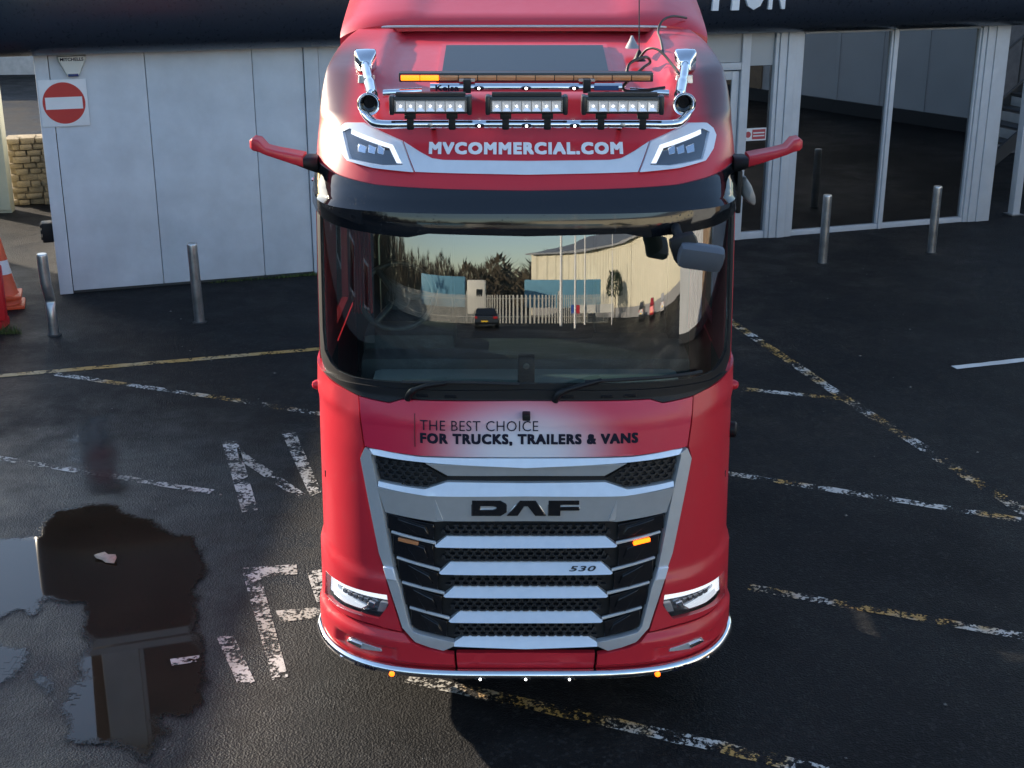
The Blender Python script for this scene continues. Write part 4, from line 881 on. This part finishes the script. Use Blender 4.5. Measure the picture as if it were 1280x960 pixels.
# ------------------------------------------------------------------ surroundings behind the camera, mirrored in the screen, windows and chrome
wh = empty('warehouse', (36.6,-24,0), math.atan2(-38,-35.6)); tag(wh, 'cream corrugated warehouse with grey pitched roof across the yard', 'warehouse')
cw = mat('cream_corrugated', (.62,.58,.44), .5, var=.08, scale=.6); gr = mat('grey_roof_sheet', (.20,.21,.22), .5, .2, var=.1)
def corr(name, L, z0, z1, y, m, parent, pitch=.9, dep=.09):
    v, f = [], []; k = 0; x = 0
    while x < L:
        for dx, d in ((0,0),(.25,0),(.33,-dep),(.57,-dep)):
            v += [(x+dx*pitch/.65, y+d, z0), (x+dx*pitch/.65, y+d, z1)]
        x += pitch
    for i in range(len(v)//2-1): f.append((2*i,2*i+2,2*i+3,2*i+1))
    return pyd(name, v, f, m, parent, 0, False)
corr('cladding', 52, 0, 7.2, 0, cw, wh); box('wall_core', (0,.02,0), (52,18,7.2), cw, wh)
for k in range(26):
    v = [(2*k,-.5,7.25),(2*k+1.9,-.5,7.25),(2*k+1.9,9,9.8),(2*k,9,9.8)]; v += [(p[0],p[1],p[2]-.1) for p in v]
    pyd('roof_sheet', v, [(0,1,2,3),(7,6,5,4),(0,4,5,1),(1,5,6,2),(2,6,7,3),(3,7,4,0)], gr, wh, 0)
box('gutter', (-.2,-.62,7.02), (52,-.5,7.2), gr, wh); box('roof_back', (0,9,7.2), (52,18,9.6), gr, wh); box('plinth', (0,-.11,0), (52,-.10,1.0), mat('plinth_grey', (.25,.25,.25), .8), wh)
fe = empty('palisade_fence', (-40,-45,0)); tag(fe, 'pale steel palisade fence along the far side of the yard', 'fence')
pm = bpy.data.meshes.new('pale'); bm = bmesh.new(); add_box(bm, (0,0,1.25), (.075,.03,2.5)); bm.to_mesh(pm); bm.free(); fpale = mat('fence_pale', (.55,.54,.48), .5, .2)
for k in range(290): o = link('pale', pm, fpale, fe, 0); o.location = (.17*k,0,0)
for z in (.5, 2.1): box('rail', (0,.02,z), (49.5,.07,z+.06), fpale, fe)
for k in range(9): box('post', (6*k,-.08,0), (6*k+.12,-.02,2.75), fpale, fe)
gb = empty('barrier_beam', (3.0,-43.5,0)); tag(gb, 'long white height barrier beam with blue and red end before fence', 'barrier')
box('beam', (.9,0,.95), (7.2,.12,1.65), mat('beam_white', (.65,.64,.58), .5), gb); box('red_end', (.35,0,.95), (.899,.12,1.65), mat('beam_red', (.5,.03,.05), .5), gb); box('blue_end', (0,0,.95), (.349,.12,1.65), mat('beam_blue', (.03,.10,.4), .5), gb)
for x in (1.5,6.6): box('post', (x,.13,0), (x+.12,.25,1.7), fpale, gb)
for i, (x, y, h) in enumerate(((2.0,-40,8.5),(3.0,-38,9.5),(4.4,-42,8),(9.0,-40,9.5))):
    p = empty('flagpole', (x,y,0)); tag(p, 'tall white flagpole before the warehouse, %s' % ('nearest the lorry park','second along from lorry park','third along from lorry park','nearest the gate')[i], 'flagpole', 'flagpoles across the yard')
    tube('pole', [(0,0,0),(0,0,h)], [.10,.07], mat('pole_white', (.72,.72,.70), .4), p); lathe('finial', [(.09,0),(.09,.05),(.001,.12)], MATS['pole_white'], p, 12, (0,0,h))
def car(x, y, rz, colr, label, plate_m=None):
    c = empty('parked_car', (x,y,0), rz); tag(c, label, 'car', 'cars parked across the yard')
    m = mat('car_'+label.split()[0], colr, .3, .1, coat=.6); gm = mat('car_glass', (.01,.012,.014), .08)
    prof = [(-2.1,.35),(-2.15,.62),(-2.05,.88),(-1.1,.98),(-.3,1.0),(1.7,1.0),(2.08,.9),(2.12,.5),(2.05,.32)]
    top = [(-1.15,.985),(-.45,1.40),(.2,1.47),(1.1,1.45),(1.75,1.02)]
    def ext(nm, pr, w0, w1, mm, par):
        n = len(pr); zs = [p[1] for p in pr]; zmin, zmax = min(zs), max(zs); v = []
        for s in (-1, 1):
            for a, b in pr: k = (b-zmin)/(zmax-zmin); v.append((s*(w0+(w1-w0)*k), a, b))
        return pyd(nm, v, [tuple(range(n)), tuple(range(2*n-1, n-1, -1))]+[(i,(i+1)%n,n+(i+1)%n,n+i) for i in range(n)], mm, par, 25)
    ext('body', prof, .88, .86, m, c); cbn = ext('cabin', top, .84, .62, m, c)
    ext('windows', [(-1.0,1.02),(-.42,1.36),(.2,1.42),(1.08,1.40),(1.6,1.04)], .855, .665, gm, cbn)
    for sy in (-1.32, 1.3):
        for s in (-1, 1): lathe('wheel', [(.001,-.1),(.30,-.1),(.33,-.07),(.33,.07),(.30,.1),(.2,.1),(.18,.08),(.001,.09)], rubber, c, 20, (s*.80,sy,.33), (s,0,0))
    for s in (-1, 1): box('tail_lamp', (s*.72-.12,2.02,.72), (s*.72+.12,2.12,.9), mat('tail_red', (.4,.01,.01), .3), c); box('head_lamp', (s*.68-.15,-2.14,.64), (s*.68+.15,-2.06,.78), chrome, c)
    box('number_plate', (-.26,2.115,.52), (.26,2.135,.64), mat('plate_yellow', (.7,.45,.02), .5), c)
car(-1.6,-39.5,0,(.012,.013,.015),'black parked car with yellow number plate before fence')
car(18.5,-37.5,R(40),(.05,.055,.06),'charcoal parked car beside the warehouse wall'); car(21.5,-33.5,R(40),(.42,.02,.03),'red parked car beside the warehouse wall'); car(25,-29.5,R(40),(.5,.5,.5),'silver parked car beside the warehouse wall')
lo = empty('white_lorry', (-4.5,-52,0)); tag(lo, 'white lorry cab coupled to blue trailer behind the fence', 'lorry')
wl = mat('lorry_white', (.7,.68,.6), .4); bl = mat('trailer_blue', (.12,.30,.42), .5, var=.1)
lc = box('cab', (.2,-1.2,.6), (2.5,1.2,3.9), wl, lo, .15); box('side_window', (1.5,1.2,2.3), (2.2,1.22,3.0), MATS['car_glass'], lc); box('trailer', (-13,-1.25,1.2), (-.2,1.25,4.2), bl, lo, .03)
for x in (1.6,-1.8,-9.5,-10.8): lathe('wheel', [(.001,-.15),(.5,-.15),(.5,.15),(.3,.15),(.001,.12)], rubber, lo, 20, (x,1.05,.5), (0,1,0))
tr2 = empty('parked_trailer', (4.5,-55,0)); tag(tr2, 'pale blue box trailer standing behind the fence', 'trailer'); box('body', (-4,-1.25,1.1), (4.5,1.25,4.0), bl, tr2, .03); box('legs', (2,-.9,0), (2.2,.9,1.1), dk, tr2)
lw_ = empty('shade_block', (-20.5,-10,0)); tag(lw_, 'unseen dark grey block added to shade the left side of the yard', 'building')  # unseen block added to keep low sun off the left ground
box('wall', (0,0,0), (6,26.5,4.5), mat('shade_block_grey', (.11,.115,.125), .85, var=.25, scale=3, bump=.3, bscale=20), lw_); box('roof_edge', (-.1,-.1,4.505), (6.12,26.6,4.7), dk, lw_, .02)
for y in (2,7,12,16.5): wn = box('window', (6.003,y,1.0), (6.05,y+1.8,2.4), frame_m, lw_); box('pane', (6.051,y+.1,1.1), (6.06,y+1.7,2.3), MATS['dark_upper_glass'], wn)
def woodland():
    v, f = [], []
    for k in range(560):
        az = R(random.uniform(-108, 22)); D = random.uniform(75,125)*(.62 if az < R(-35) else 1); x, y = D*math.sin(az), -D*math.cos(az); H = random.uniform(5.0,8.5)*(1.35 if az < R(-28) else 1)
        for j in range(110):
            a = random.uniform(0,6.28); q = random.random(); r = 4.2*math.sqrt(random.random())*math.sin(math.pi*min(1,.18+.8*q)); z = H*q; p = Vector((x+r*math.cos(a), y+r*math.sin(a), z)); d = Vector((math.cos(a)*.6, math.sin(a)*.6, 1))*random.uniform(.5,1.5); n = Vector((-math.sin(a), math.cos(a), .2))*random.uniform(.06,.28); k0 = len(v)
            v += [p-n, p+n, p+d]; f.append((k0,k0+1,k0+2))
    o = pyd('woodland', v, f, mat('bare_twigs', (.085,.065,.04), .9, var=.4, scale=.3), None, 0, False); o['kind'] = 'stuff'; o['label'] = 'bare brown winter woodland beyond the yard'
woodland()
bu = empty('evergreen_bush', (11.0,-45.5,0)); tag(bu, 'dark evergreen bush between fence and warehouse', 'bush')
v, f = [], []
for k in range(1500):
    a, b = random.uniform(0,6.28), random.uniform(-.2,1.3); r = random.uniform(.75,1.05); p = Vector((2.3*r*math.cos(a)*math.cos(b), 1.8*r*math.sin(a)*math.cos(b), 2.6+1.9*r*math.sin(b))); d = Vector((random.gauss(0,.2),random.gauss(0,.2),random.gauss(0,.15))); e = Vector((random.gauss(0,.15),random.gauss(0,.15),random.gauss(0,.15))); k0 = len(v); v += [p,p+d,p+e]; f.append((k0,k0+1,k0+2))
pyd('crown', v, f, mat('evergreen', (.03,.05,.018), .7, var=.3), bu, 0, False); tube('trunk', [(0,0,0),(.1,0,3)], [.15,.08], stone, bu)
un = empty('grey_unit', (14.5,-9,0), 0); tag(un, 'grey clad unit along the right side of the yard', 'building')
corr_m = mat('grey_unit_cladding', (.52,.54,.55), .55, var=.1, scale=.8)
box('wall', (0,0,.3), (8,25,6.5), corr_m, un); box('plinth', (-.05,0,0), (8,25,.295), dk, un)
for k in range(20): box('seam_strip', (-.03,1.25*k,.3), (-.002,1.25*k+.06,6.5), corr_m, un)
for y in (4, 12.5, 20): wn = box('window', (-.05,y,3.4), (-.003,y+1.6,5.0), frame_m, un); box('pane', (-.06,y+.1,3.5), (-.051,y+1.5,4.9), MATS['dark_upper_glass'], wn)
box('roller_door', (-.06,8,.31), (-.01,11.4,3.9), mat('roller_door', (.28,.20,.13), .5, var=.2), un)
